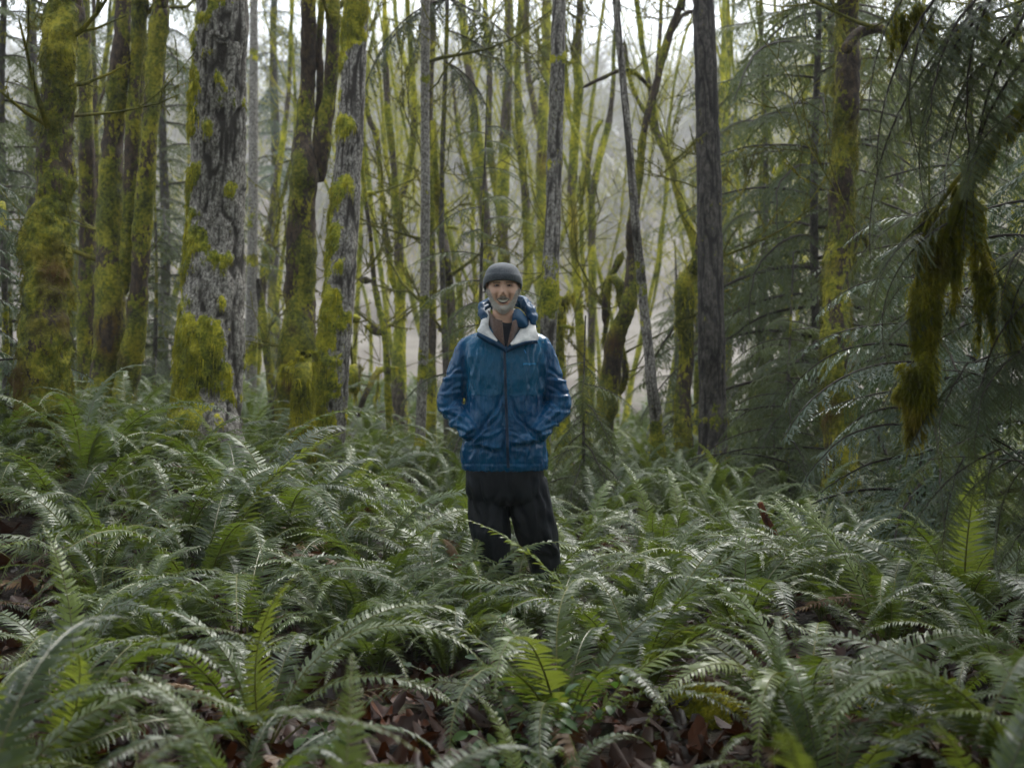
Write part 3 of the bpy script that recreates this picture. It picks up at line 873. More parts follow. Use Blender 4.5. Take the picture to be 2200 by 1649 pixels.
tree('alder_tree', 'speckled grey trunk leaning right directly behind the right shoulder', 12,
     [[(1160, 985, 42), (1168, 850, 38), (1177, 726, 37), (1184, 560, 36), (1188, 478, 35), (1193, 287, 33), (1199, 127, 32), (1205, -60, 30)]],
     'bark_grey', twigs=3, lump=0.07, furrow=1.8, mossfn=band_moss([(640, 45, .9), (560, 25, .5), (350, 16, .7), (125, 14, .9), (900, 80, .8)]), fuzz=9000, hang=0.5, mossy_twigs=2, seed=17)
tree('broken_snag', 'moss-wrapped pole with a short stub pointing right beside the right elbow', 14,
     [[(1212, 985, 30), (1207, 900, 29), (1200, 800, 27), (1200, 720, 25), (1203, 670, 22), (1206, 640, 14)],
      [(1202, 668, 18), (1214, 648, 18), (1226, 636, 16), (1232, 634, 8)], [(1204, 700, 8), (1222, 702, 8), (1230, 704, 4)]],
     'bark_maple_far', twigs=0, lump=0.3, moss=1.1, fuzz=16000, hang=0.4, mossy_twigs=2, seed=18, cat='snag')
tree('mossy_maple_tree', 'thin mossy trunk pair with cushion rings right of the speckled grey trunk', 18,
     [[(1262, 985, 24), (1256, 853, 22), (1246, 700, 19), (1240, 600, 18), (1229, 446, 18), (1235, 300, 18), (1243, 200, 19), (1240, 96, 18), (1246, -50, 16)],
      [(1243, 300, 10), (1222, 240, 10), (1216, 150, 9), (1214, -50, 8)], [(1238, 44, 16), (1252, 45, 12)], [(1240, 134, 14), (1222, 134, 16)]],
     'bark_maple_far', twigs=15, lump=0.3, moss=0.9, fuzz=11000, hang=0.3, mossy_twigs=2, seed=19)
tree('mossy_maple_tree', 'slender mossy tree with a wavy forked top right of the paired trunks', 22,
     [[(1264, 985, 18), (1268, 860, 17), (1272, 637, 16), (1272, 480, 15), (1274, 414, 14), (1290, 330, 13), (1308, 262, 13), (1318, 170, 9), (1322, 60, 7)],
      [(1274, 440, 9), (1262, 370, 11), (1272, 300, 10), (1290, 262, 9), (1297, 258, 6)], [(1274, 700, 10), (1252, 560, 10), (1250, 420, 9), (1262, 370, 8)]],
     'bark_maple_far', twigs=14, lump=0.3, moss=0.95, seed=20, mossy_twigs=2)
tree('mossy_maple_tree', 'crooked mossy maple leaning right behind the thin lichen-speckled trunk', 15,
     [[(1296, 1005, 44), (1300, 930, 38), (1305, 860, 42), (1322, 740, 38), (1340, 690, 32), (1352, 640, 28), (1360, 541, 25), (1357, 497, 20), (1372, 380, 16), (1386, 270, 15), (1410, 180, 15), (1436, 80, 15), (1466, 0, 15), (1480, -60, 13)],
      [(1344, 670, 22), (1330, 610, 20), (1310, 600, 14), (1300, 640, 12), (1298, 700, 8)], [(1338, 540, 15), (1320, 580, 14), (1308, 610, 12), (1304, 680, 10), (1296, 740, 8)],
      [(1404, 195, 8), (1350, 150, 8), (1290, 170, 8), (1250, 190, 7)], [(1330, 730, 12), (1344, 800, 12), (1332, 850, 9)], [(1440, 75, 9), (1470, 30, 9), (1500, 26, 8)]],
     'bark_maple', twigs=16, lump=0.32, moss=0.9, fuzz=26000, hang=0.3, mossy_twigs=2, seed=21)
tree('alder_tree', 'thin lichen-speckled trunk leaning left in front of the crooked maple', 13,
     [[(1414, 1005, 30), (1410, 900, 26), (1400, 828, 24), (1392, 740, 22), (1381, 637, 21), (1372, 540, 20), (1365, 478, 19), (1352, 318, 17), (1337, 159, 16), (1322, 0, 15), (1316, -60, 14)]],
     'bark_grey', twigs=3, lump=0.10, furrow=1.4, mossfn=band_moss([(960, 60, 1), (620, 18, .9), (570, 12, .8), (860, 25, .5), (700, 10, .5)]), fuzz=7000, hang=0.5, mossy_twigs=2, seed=22)
tree('mossy_maple_tree', 'mossy trunk arching left into a high fork beside the dark furrowed trunk', 17,
     [[(1500, 985, 22), (1502, 760, 20), (1500, 620, 18), (1490, 515, 17), (1464, 446, 16), (1440, 350, 16), (1408, 275, 18), (1398, 200, 12), (1380, 100, 10), (1360, -50, 9)],
      [(1440, 350, 10), (1420, 310, 10), (1390, 250, 9), (1356, 180, 8), (1340, 80, 7)], [(1404, 240, 10), (1412, 150, 9), (1420, 40, 8), (1424, -50, 7)]],
     'bark_maple_far', twigs=18, lump=0.3, moss=0.95, fuzz=8000, hang=0.4, mossy_twigs=2, seed=23)
tree('mossy_maple_tree', 'bent bright-mossed trunk hugging the left side of the dark furrowed trunk', 13.6,
     [[(1474, 1020, 40), (1470, 930, 36), (1468, 850, 34), (1474, 764, 34), (1470, 680, 32), (1472, 611, 34), (1486, 585, 30), (1497, 565, 24), (1504, 520, 18), (1512, 440, 14), (1514, 300, 10)]],
     'bark_maple', twigs=5, lump=0.28, moss=1.1, fuzz=26000, hang=0.2, mossy_twigs=2, seed=24)
tree('fir_tree', 'straight dark grey furrowed trunk right of the man', 12.5,
     [[(1533, 1040, 66), (1530, 860, 60), (1528, 700, 58), (1525, 500, 56), (1521, 300, 53), (1515, 120, 50), (1508, -60, 48)]],
     'bark_dark', twigs=2, hi=True, lump=0.04, furrow=3.2, mossfn=band_moss([(900, 30, .55), (1000, 40, .6)]), fuzz=4000, hang=0.4, seed=25)
tree('mossy_maple_tree', 'mossy yellow-brown trunk rising among the conifers at the right', 11,
     [[(1806, 985, 66), (1800, 860, 60), (1797, 740, 58), (1796, 660, 58), (1800, 560, 56), (1812, 520, 60), (1806, 440, 54), (1810, 382, 52), (1818, 280, 48), (1821, 191, 46), (1822, 60, 47), (1824, -60, 45)],
      [(1815, 110, 26), (1840, 75, 22), (1875, 62, 22), (1905, 66, 18), (1930, 84, 12)], [(1835, 520, 20), (1850, 500, 16), (1870, 540, 10)]],
     'bark_maple', twigs=6, hi=True, lump=0.24, moss=0.72, fuzz=52000, hang=0.2, mossy_twigs=1, seed=26)
tree('leaning_log', 'dark dead log leaning left between the narrow grey trunk and the forked maple', 15,
     [[(598, 960, 18), (586, 849, 18), (572, 740, 18), (559, 637, 14), (554, 600, 8)]], 'bark_dark', twigs=0, moss=0.4, seed=27, cat='log')
tree('maple_tree', 'thin yellow-mossed trunk leaning right behind the narrow grey trunk', 22,
     [[(545, 900, 18), (556, 720, 18), (570, 560, 16), (590, 424, 15), (608, 300, 13), (620, 200, 10), (626, 60, 8)],
      [(565, 600, 11), (584, 560, 10), (604, 440, 9), (630, 330, 8)]], 'bark_maple_far', twigs=14, moss=0.95, seed=28, mossy_twigs=2)
tree('dead_pole', 'charcoal-dark pole with a moss cap at the left picture edge', 10.5,
     [[(14, 890, 16), (12, 700, 14), (8, 560, 13), (5, 450, 14), (4, 440, 10)]], 'bark_dark', twigs=0, moss=0.35, seed=29, cat='pole')
tree('conifer_trunk', 'dark bare conifer trunk in the upper left corner', 16,
     [[(64, 940, 30), (67, 700, 28), (69, 400, 25), (70, 130, 22), (71, -60, 20)]], 'bark_dark', twigs=8, moss=0.2, twig_mat='moss_dark', seed=30)
tree('maple_tree', 'thin dark branching sapling between the forked clump and the big lichen-flecked trunk', 19,
     [[(212, 940, 14), (208, 500, 13), (204, 200, 12), (200, 60, 10), (198, -50, 9)], [(205, 240, 8), (222, 200, 7), (240, 150, 6)]], 'bark_maple', twigs=14, moss=0.5, seed=31)

# more mossy maples and alders farther back, each its own tree
def far_variant(seed):
    rng = random.Random(seed); mb = MB(); tr = MB()
    H = rng.uniform(12, 17); p = np.array([0, 0, -0.6]); d = np.array([rng.uniform(-.12, .12), rng.uniform(-.1, .1), 1.0])
    n = 18; pts = [p]
    for k in range(n):
        d = d + np.array([rng.gauss(0, .07), rng.gauss(0, .07), 0]); d = d / np.linalg.norm(d); pts.append(pts[-1] + d * H / n)
    pts = np.array(pts); r0 = rng.uniform(0.04, 0.08)
    q = spline(pts, 0.25); r = r0 * (1 - 0.8 * np.linspace(0, 1, len(q))) * (1 + 0.25 * (fbm(q * 2.0, seed, 2) - .4))
    tr.tube(q, r, 8, 0.95, lump=0.3, seed=seed)
    for f in range(rng.randint(1, 3)):      # forks
        i = rng.randint(len(q) // 5, len(q) // 2); az = rng.uniform(0, 6.28)
        grow(tr, q[i], (math.cos(az) * .5, math.sin(az) * .5, 1.1), H * 0.55, r[i] * 0.62, 0, rng, 0.5, 0.2, (0, 0), 6, 0.4, 0.3, a=0.95)
    for k in range(26):
        i = rng.randint(len(q) // 4, len(q) - 3); az = rng.uniform(0, 6.28)
        grow(mb, q[i], (math.cos(az), math.sin(az), rng.uniform(0.2, 1.1)), rng.uniform(0.9, 2.4), r[i] * 0.20 + 0.003, 2, rng, 0.4, 0.3, (3, 5), 4, 0.3, 0.3, 0.0038)
    a = tr.mesh('far_trunk', M['bark_maple_far']); at = a.attributes.new('fur', 'FLOAT', 'POINT')
    return a, mb.mesh('far_branches', M['moss_bright'])
FARV = [far_variant(300 + k) for k in range(7)]
_rng = random.Random(77)
_placed = []
_fixed = [(585, 24), (760, 27), (800, 34), (965, 30), (1010, 38), (1035, 26), (1142, 34), (1220, 30), (1290, 33), (1330, 27), (1400, 24), (1440, 34), (1470, 29), (1590, 21), (1625, 30)]
for _k in range(66):
    if _k < len(_fixed): px, D = _fixed[_k]
    else:
        D = 20 + 42 * _rng.random() ** 1.2; px = _rng.uniform(-80, 2280)
        if px < 520 and _rng.random() < 0.35: continue
    x = (px - 1100) / F * D
    if any((x - a) ** 2 + (D - b) ** 2 < 1.0 for a, b in _placed): continue
    _placed.append((x, D))
    gb = g1(x, D); how = 'faint misty' if D > 42 else 'misty slender' if D > 30 else 'slim yellow-mossed'
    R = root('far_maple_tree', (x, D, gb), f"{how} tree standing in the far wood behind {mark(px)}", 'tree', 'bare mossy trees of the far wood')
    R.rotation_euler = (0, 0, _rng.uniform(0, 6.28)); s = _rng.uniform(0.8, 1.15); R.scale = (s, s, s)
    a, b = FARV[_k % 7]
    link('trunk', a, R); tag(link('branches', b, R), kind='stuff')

# the misty far wood on the hillside: one mass
def far_wood():
    rng = np.random.default_rng(5); vs = []
    for k in range(6):
        r_ = random.Random(900 + k); mb = MB(); H = r_.uniform(6.0, 9.0); d = np.array([r_.uniform(-.1, .1), r_.uniform(-.1, .1), 1]); pts = [np.array([0, 0, -1.0])]
        for j in range(7):
            d = d + np.array([r_.gauss(0, .1), r_.gauss(0, .1), 0]); pts.append(pts[-1] + d / np.linalg.norm(d) * H / 7)
        pts = np.array(pts); mb.tube(pts, np.linspace(.17, .03, 8), 5, cap=False)
        for j in range(24):
            i = r_.randint(1, 6); az = r_.uniform(0, 6.28)
            grow(mb, pts[i], (math.cos(az), math.sin(az), r_.uniform(.3, 1.2)), r_.uniform(1.5, 3.6), .045, 1, r_, .4, .3, (2, 4), 3, .8, 0, .016)
        V = np.vstack(mb.V); F4 = np.vstack(mb.F4); F3 = np.vstack(mb.F3) if mb.F3 else np.zeros((0, 3), int); vs.append((V, F4, F3))
    out = MB(); n = 0
    while n < 760:
        y = 62 + 95 * rng.random(); x = rng.uniform(-0.46, 0.46) * y
        V, F4, F3 = vs[rng.integers(6)]; a = rng.uniform(0, 6.28); s = rng.uniform(.7, 1.2); c, q = math.cos(a), math.sin(a)
        W = np.stack([(V[:, 0] * c - V[:, 1] * q) * s + x, (V[:, 0] * q + V[:, 1] * c) * s + y, V[:, 2] * s + g1(x, y)], 1)
        out.add(W, F3, F4, rng.uniform(0, 1)); n += 1
    t = NT('far_wood_haze_pale'); tone = t.attr('moss')
    m = t.bsdf(t.ramp(tone, [(0.0, (0.30, 0.285, 0.265)), (0.5, (0.38, 0.365, 0.335)), (1.0, (0.42, 0.41, 0.33))]), 0.8, 0.2)  # bark tones paled so the colour carries part of the distance haze
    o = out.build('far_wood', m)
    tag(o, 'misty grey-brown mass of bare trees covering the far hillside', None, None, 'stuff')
far_wood()

# ------------------------------------------------------------------ conifers
conifer('hemlock_tree', 'tall dark-trunked conifer with sweeping boughs right of the dark furrowed trunk', 1754, 14.5, 24, 0.7, 6.4, 64, 2.7, 'mid', 1, tilt=0.05, top=8.5, moss=0.15, droopy=0.2)
conifer('hemlock_tree', 'conifer trunk rising directly behind the yellow-brown mossy trunk', 1783, 17, 26, 1.5, 7.5, 44, 2.8, 'mid', 2, top=9.0, droopy=0.15)
conifer('hemlock_tree', 'thin conifer between the dark furrowed trunk and the tall dark-trunked conifer', 1640, 18.5, 20, 0.6, 6.5, 44, 2.2, 'mid', 3, top=8.5, droopy=0.3)
conifer('hemlock_tree', 'bushy dark conifer filling the ground below the sweeping boughs', 1700, 11.8, 12, 0.1, 1.7, 44, 1.25, 'mid', 4, top=2.2, droopy=0.1)
conifer('cedar_sapling', 'pale grey-green sapling fanning left in front of the mossy yellow-brown trunk', 1985, 9.0, 14, 0.2, 2.3, 40, 1.55, 'pale', 5, top=2.9, droopy=0.15)
conifer('hemlock_tree', 'grey-green conifer behind the hanging moss at the right', 2090, 12.5, 22, 0.2, 5.5, 56, 2.1, 'mid', 6, top=7.5, droopy=0.15)
conifer('hemlock_tree', 'blue-green conifer at the right picture edge below the mossy branch', 2230, 9.0, 20, 0.1, 3.6, 40, 1.8, 'pale', 7, top=5.5, droopy=0.2)
conifer('hemlock_tree', 'far conifer with misted top beside the mossy limb stub at upper right', 1930, 19, 26, 1.2, 8.5, 66, 2.8, 'mid', 8, top=10, droopy=0.25)
conifer('hemlock_sapling', 'soft blurred sapling behind the left shoulder of the man', 1040, 12.5, 12, 0.1, 3.3, 40, 1.15, 'mid', 9, top=3.7, droopy=0.1)
conifer('hemlock_sapling', 'low drooping sapling behind the right elbow of the man', 1262, 11.0, 10, 0.2, 1.25, 26, 1.0, 'mid', 10, top=1.6, droopy=0.5)
conifer('fir_sapling', 'dark misty conifer between the forked clump and the big lichen-flecked trunk', 352, 21, 26, 0.5, 8.0, 70, 2.6, 'mid', 11, top=10, droopy=0.2)
conifer('fir_sapling', 'small yellowish conifer at the foot of the forked clump', 330, 15, 12, 0.1, 2.4, 40, 1.1, 'dark', 12, top=2.8, droopy=0.2)
conifer('fir_sapling', 'grey-green conifer behind the burly trunk at the left edge', 10, 15, 24, 0.3, 6.0, 64, 2.2, 'mid', 13, top=8, droopy=0.2)
conifer('fir_sapling', 'pale misted conifer top between the big lichen-flecked trunk and the forked maple', 590, 30, 30, 4.5, 11.5, 50, 2.6, 'pale', 14, top=12.5, droopy=0.3)
conifer('fir_sapling', 'pale low conifer at the left edge beside the dark pole', -40, 9.6, 12, 0.1, 2.2, 34, 1.0, 'pale', 15, top=2.6, droopy=0.2)
conifer('fir_sapling', 'far dark conifer behind the slim trunk at the left', 150, 24, 26, 0.5, 9.0, 60, 2.6, 'mid', 16, top=11, droopy=0.2)
conifer('fir_sapling', 'tall misty conifer far behind the dark furrowed trunk', 1560, 29, 28, 2.0, 10.5, 60, 2.7, 'mid', 17, top=12.5, droopy=0.25)
conifer('hemlock_sapling', 'small blurred conifer low between the crooked maple and the dark furrowed trunk', 1450, 21, 14, 0.1, 2.6, 34, 1.3, 'mid', 18, top=3.2, droopy=0.2)
conifer('hemlock_tree', 'conifer in the far right corner whose dark boughs hang into the top of the picture', 2400, 6.2, 60, 2.4, 4.6, 0, 1.6, 'near', 19, top=6.5)

# hemlock whose drooping boughs hang into the top of the picture left of centre
def hanging_hemlock():
    R, path = conifer('hemlock_tree', 'slim conifer whose dark drooping boughs hang from the top left of centre', 955, 15.2, 16, 5.2, 7.5, 10, 1.4, 'dark', 20, top=8.5, droopy=0.5)
    org = np.array(R.location); rng = random.Random(8)
    for px, py, az, s in [(990, 60, 0.3, .95), (960, 20, 0.1, 1.3), (1000, 120, -0.3, .9), (940, 60, 2.9, .85), (930, 10, 3.1, 1.2), (850, 40, 2.6, .8), (1010, 180, 0.0, .8), (960, 150, -0.4, .9), (905, 30, 3.6, 1.0), (960, -40, .4, 1.5)]:
        q = P(px, py, 15.2); k = int(np.argmin(abs(path[:, 2] - q[2] - 0.2)))
        place_bough(R, org, path[k], az, -0.75 + rng.uniform(-.2, .2), s, rng, 'dark')
hanging_hemlock()

# the near right conifer out of the frame: its moss-hung branch and sprays reach in
def right_near():
    D = 5.3; rng = random.Random(4); nr = np.random.default_rng(4)
    x = (2480 - 1100) / F * D; gb = g1(x, D); org = np.array([x, D, gb])
    R = root('hemlock_tree', tuple(org), 'near conifer at the right edge with a moss-hung branch reaching into the picture', 'conifer')
    zs = np.linspace(-.1, 6.5, 30); path = np.stack([x + .02 * np.sin(zs), D + .03 * np.cos(zs * 1.2), gb + zs], 1)
    V, th, Rd = ring_verts(path, np.linspace(.17, .09, 30), 20)
    link('trunk', np_mesh('trunk', V - org, [grid_faces(30, 20, True)], {'moss': np.clip((fbm(V * 4, 3, 2) - .5) * 3 + .5, 0, 1), 'fur': np.zeros(len(V))}, True, (M['bark_dark'],)), R)
    limbs = [  # px, py, thickness
        [(2480, 10, 26), (2300, 120, 24), (2200, 225, 22), (2130, 310, 20), (2082, 380, 20), (2058, 430, 18), (2034, 500, 15), (2022, 560, 10)],
        [(2110, 335, 14), (2085, 350, 12), (2050, 395, 10), (2030, 420, 8), (2010, 455, 10), (1990, 480, 8), (1975, 560, 6), (1968, 640, 5)],
        [(2100, 440, 10), (2110, 500, 9), (2130, 560, 9), (2155, 610, 9), (2180, 650, 9), (2215, 680, 8), (2300, 700, 6)],
        [(2480, -120, 16), (2300, -40, 12), (2150, 20, 10), (2050, 60, 8), (1960, 50, 6), (1915, 30, 5)],
        [(2480, -60, 14), (2330, 20, 12), (2200, 60, 9), (2120, 140, 7), (2050, 190, 5), (1980, 240, 4)],
        [(2480, 300, 12), (2350, 420, 8), (2230, 500, 7), (2150, 580, 6), (2040, 640, 4)],
        [(2480, 700, 12), (2340, 770, 8), (2200, 830, 7), (2120, 815, 6), (2060, 790, 5), (2000, 800, 3)],
        [(2480, 620, 8), (2300, 720, 6), (2200, 750, 5), (2090, 780, 4), (1990, 770, 3)],
        [(2480, 900, 10), (2300, 960, 7), (2200, 990, 5), (2080, 980, 4), (1960, 990, 3)],
        [(2480, 1120, 8), (2280, 1040, 5), (2180, 985, 4), (2100, 920, 3), (2060, 880, 2)]]
    paths = []
    for i, l in enumerate(limbs):
        q = spline(stem_path(l, D, rng, 0.06), 0.02); q = spline(q[::6], 0.02)
        mb = MB(); rr = q[:, 3] * (1 + .5 * (fbm(q[:, :3] * 12, i, 2) - .4)) * (0.9 if i < 3 else .6)
        mb.tube(q[:, :3], rr, 8, 0.5 if i < 5 else 0.1, lump=.3, seed=i)
        br = mb.build('branch', M['moss_dark'] if i < 5 else M['twig'], R, org); paths.append(q[:, :3])
    # hanging moss: curtains under the branch
    def curtain(px0, py0, px1, py1, wtop, wbot, N, L=0.075):
        N = int(N * .5); NS = max(4, int(wtop * .22)); sa = nr.uniform(0, 6.28, NS); sr = np.sqrt(nr.uniform(0, 1, NS)); st0 = nr.uniform(-.05, .35, NS); st1 = nr.uniform(.5, 1.12, NS)
        k = nr.integers(0, NS, N); f = nr.uniform(0, 1, N); t = st0[k] + (st1[k] - st0[k]) * f; px = px0 + (px1 - px0) * t; py = py0 + (py1 - py0) * t
        w = (wtop + (wbot - wtop) * np.clip(t, 0, 1)) * (0.8 + .4 * vnoise(np.stack([t * 7, t * 0 + px0, k * 3.1], 1), 3))
        a = sa[k] + .5 * np.sin(t * 4 + k); rr = sr[k]; g_ = nr.normal(0, .10 * (1.15 - f)[:, None] + .02, (N, 2))
        d = D + (np.sin(a) * rr + g_[:, 0]) * w / F * D / 2 * .9
        p = np.stack([(px + (np.cos(a) * rr + g_[:, 1] * 1.6) * w / 2 - 1100) / F * D, d, CAMH - (py - 706) / F * D], 1)
        n = np.stack([np.cos(a), np.sin(a), 0 * a], 1)
        mb = MB(); blades(mb, p, n * 0.7, nr, L * .62, 0.0026, 0.8, 0.75, 2)
        core = spline(np.array([[*P(px0, py0, D), .3], [*P((px0 + px1) / 2, (py0 + py1) / 2, D), .3], [*P(px0 + (px1 - px0) * .8, py0 + (py1 - py0) * .8, D), .3]]), .03)
        mb.tube(core[:, :3], np.linspace(wtop, wbot * .5, len(core)) / F * D * .09, 8, .1, lump=.9, seed=int(px0))
        tag(mb.build('hanging_moss', M['moss_hang'], R, org), kind='stuff')
    curtain(2014, 440, 1992, 640, 48, 58, 10000)
    curtain(1992, 600, 1984, 800, 62, 56, 11000)
    curtain(2066, 400, 2052, 650, 30, 24, 5500)
    curtain(1984, 760, 1972, 940, 84, 40, 9000, .09)
    curtain(1990, 800, 1925, 850, 50, 16, 2600)
    curtain(2108, 520, 2116, 730, 34, 40, 5000)
    curtain(2104, 440, 2106, 560, 16, 30, 1800)
    curtain(2165, 600, 2168, 740, 30, 34, 3800)
    curtain(2190, 640, 2180, 760, 26, 20, 1800)
    curtain(2080, 390, 2078, 520, 50, 24, 4000)
    curtain(2150, 290, 2090, 390, 30, 40, 4200, .045)
    curtain(2200, 225, 2150, 300, 34, 46, 3000, .05)
    curtain(1946, 30, 1936, 110, 22, 12, 900, .06); curtain(1925, 10, 1918, 140, 14, 8, 700, .06); curtain(2000, 30, 1996, 90, 20, 10, 700, .06)
    curtain(1975, 0, 1972, 60, 24, 14, 900, .06); curtain(2120, 20, 2116, 90, 20, 12, 700, .06); curtain(2060, 60, 2050, 140, 18, 10, 700, .06)
    # dark sprays
    for i, q in enumerate(paths):
        if i in (0,): rngk = range(10)
        elif i < 3: rngk = range(6)
        else: rngk = range(13)
        for _ in rngk:
            k = rng.randrange(int(len(q) * .25), len(q) - 1)
            if q[k, 0] > P(2330, 0, D)[0]: continue
            az = math.pi + rng.uniform(-1.0, 1.0)
            if rng.random() < .4: continue
            kind = 'near' if i != 6 else 'nearpale'
            place_bough(R, org, q[k], az, -0.5 - rng.uniform(0, .5), rng.uniform(.22, .5), rng, kind, 'spray')
    for px, py, s in [(2010, 20, .45), (2060, 60, .4), (2230, 560, .45), (2240, 620, .5), (2120, -20, .7), (2180, -40, .8), (2150, -40, .8), (2060, -60, .7), (2220, 0, .8), (2230, 90, .7), (2180, 60, .6), (1980, -60, .5), (2100, 40, .55)]:
        place_bough(R, org, P(px, py, D - .1), math.pi + rng.uniform(-.8, .8), -.9 - rng.uniform(0, .4), s, rng, 'near', 'spray')
M['moss_hang'] = mat_moss('moss_hanging', 0.95, 0.5, 7.0, 0.35)
right_near()

# unseen conifers added around and behind the camera to shade the foreground: one mass
def added_shade_wood():
    rng = random.Random(91); mb = MB(); base = []
    for m in boughs('mid')[:3]:
        v = np.empty(len(m.vertices) * 3, np.float32); m.vertices.foreach_get('co', v)
        f = np.array([tuple(p.vertices) for p in m.polygons if len(p.vertices) == 4]); base.append((v.reshape(-1, 3).astype(float), f))
    for tx, ty in [(-2.7, 1.0), (2.8, 1.3), (-3.6, 3.4), (4.0, 4.3), (-4.8, 5.4), (-2.2, -1.2), (1.8, -1.5), (-8.0, 13.5), (5.4, 6.6), (6.2, 9.2), (7.2, 12.0), (-7.6, 5.0), (7.6, 5.2), (-6.5, 1.5), (-5.2, -3.2), (-2.4, -4.6), (.6, -5.2), (3.4, -4.4), (6.0, -2.4), (6.4, 1.6), (-1.0, -8.5), (4.8, -8), (-5.5, -8), (-8.5, -1.5), (9.0, 2.0)]:
        z = g1(tx, ty); mb.tube(np.array([[tx, ty, z - .2], [tx, ty, z + 5], [tx, ty, z + 12]]), [.24, .17, .03], 9, 0)
        near = (abs(tx) < 5 and ty > -2) or ty > 4
        for k in range(42 if near else 30):
            V, f = base[k % 3]; lo = (3.3 if ty < 4 else 4.4 + .22 * max(0, ty - 5)) if near else 1.0; h = lo + (10.5 - lo) * k / (42 if near else 30); az = k * 2.399; s = (3.3 if near else 2.6) * (1 - .6 * h / 12) * rng.uniform(.8, 1.1); c, q = math.cos(az), math.sin(az)
            W = np.stack([(V[:, 0] * c - V[:, 1] * q) * s + tx, (V[:, 0] * q + V[:, 1] * c) * s + ty, V[:, 2] * s * .6 + z + h], 1)
            mb.add(W, None, f, 0)
    tag(mb.build('added_shade_wood', M['needle'], smooth=False), 'unseen mass of conifers added around and behind the viewpoint to shade the foreground', None, None, 'stuff')
added_shade_wood()
# ------------------------------------------------------------------ the man
MANX, MANY = -0.04, 7.2
MD = 7.2; MS = F / MD
def mx(px): return (px - 1100) / MS
def mz(py): return CAMH - (py - 706) / MS
MG = g1(MANX, MANY)
MORG = np.array([MANX, MANY, MG])
man = root('person', tuple(MORG), 'person in wet blue hooded rain jacket, grey knitted beanie and dark trousers, hands in pockets', 'person')

def remesh(me, voxel, smooth=2):
    o = bpy.data.objects.new('tmp', me); COL.objects.link(o)
    m = o.modifiers.new('r', 'REMESH'); m.mode = 'VOXEL'; m.voxel_size = voxel; m.use_smooth_shade = True
    if smooth:
        s = o.modifiers.new('s', 'SMOOTH'); s.iterations = smooth; s.factor = 0.6
    dg = bpy.context.evaluated_depsgraph_get()
    out = bpy.data.meshes.new_from_object(o.evaluated_get(dg))
    bpy.data.objects.remove(o); return out
def co_of(me):
    v = np.empty(len(me.vertices) * 3, np.float32); me.vertices.foreach_get('co', v); return v.reshape(-1, 3).astype(float)
def no_of(me):
    v = np.empty(len(me.vertices) * 3, np.float32); me.vertex_normals.foreach_get('vector', v); return v.reshape(-1, 3).astype(float)
def set_co(me, V): me.vertices.foreach_set('co', V.astype(np.float32).ravel()); me.update()
def add_attr(me, k, a):
    a = np.asarray(a, np.float32)
    if a.ndim == 1: me.attributes.new(k, 'FLOAT', 'POINT').data.foreach_set('value', a)
    else: me.attributes.new(k, 'FLOAT_COLOR', 'POINT').data.foreach_set('color', np.hstack([a, np.ones((len(a), 1), np.float32)]).ravel())
def closed_rings(rings):
    """rings (n,ns,3) -> closed mesh verts, quads, tris"""
    n, ns, _ = rings.shape; V = rings.reshape(-1, 3)
    V = np.vstack([V, rings[0].mean(0), rings[-1].mean(0)]); i = np.arange(ns); b = (n - 1) * ns
    t0 = np.stack([(i + 1) % ns, i, np.full(ns, n * ns)], 1); t1 = np.stack([b + i, b + (i + 1) % ns, np.full(ns, n * ns + 1)], 1)
    return V, grid_faces(n, ns, True), np.vstack([t0, t1])
def loft(rows, ns=48, pw=2.4):
    """rows: (z, cx, cy, hw, hd) -> superellipse rings, splined along z"""
    rows = np.asarray(rows, float); q = spline(rows[:, [1, 2, 0, 3, 4]], 0.012)
    a = np.arange(ns) / ns * 2 * math.pi; c, s = np.cos(a), np.sin(a)
    cx = np.sign(c) * np.abs(c) ** (2 / pw); sy = np.sign(s) * np.abs(s) ** (2 / pw)
    R = np.stack([q[:, 0:1] + q[:, 3:4] * cx, q[:, 1:2] + q[:, 4:5] * sy, np.repeat(q[:, 2:3], ns, 1)], -1)
    return closed_rings(R)
def limb_tube(pts, ns=28):
    q = spline(np.asarray(pts, float), 0.012); V, _, _ = ring_verts(q[:, :3], q[:, 3], ns)
    return closed_rings(V.reshape(len(q), ns, 3))
def merge(parts):
    Vs, f4, f3, n = [], [], [], 0
    for V, a, b in parts:
        Vs.append(V); f4.append(a + n); f3.append(b + n); n += len(V)
    return np_mesh('tmp', np.vstack(Vs), [np.vstack(f4), np.vstack(f3)])
def in_px(V): return V[:, 0] / V[:, 1] * F + 1100, 706 - (V[:, 2] - CAMH) / V[:, 1] * F
def finish(name, me, mats, parent=man, org=MORG, smooth=True):
    V = co_of(me); set_co(me, V - org); me.materials.clear()
    for m in mats: me.materials.append(m)
    me.name = name
    me.polygons.foreach_set('use_smooth', np.full(len(me.polygons), smooth, dtype=bool))
    return link(name, me, parent)

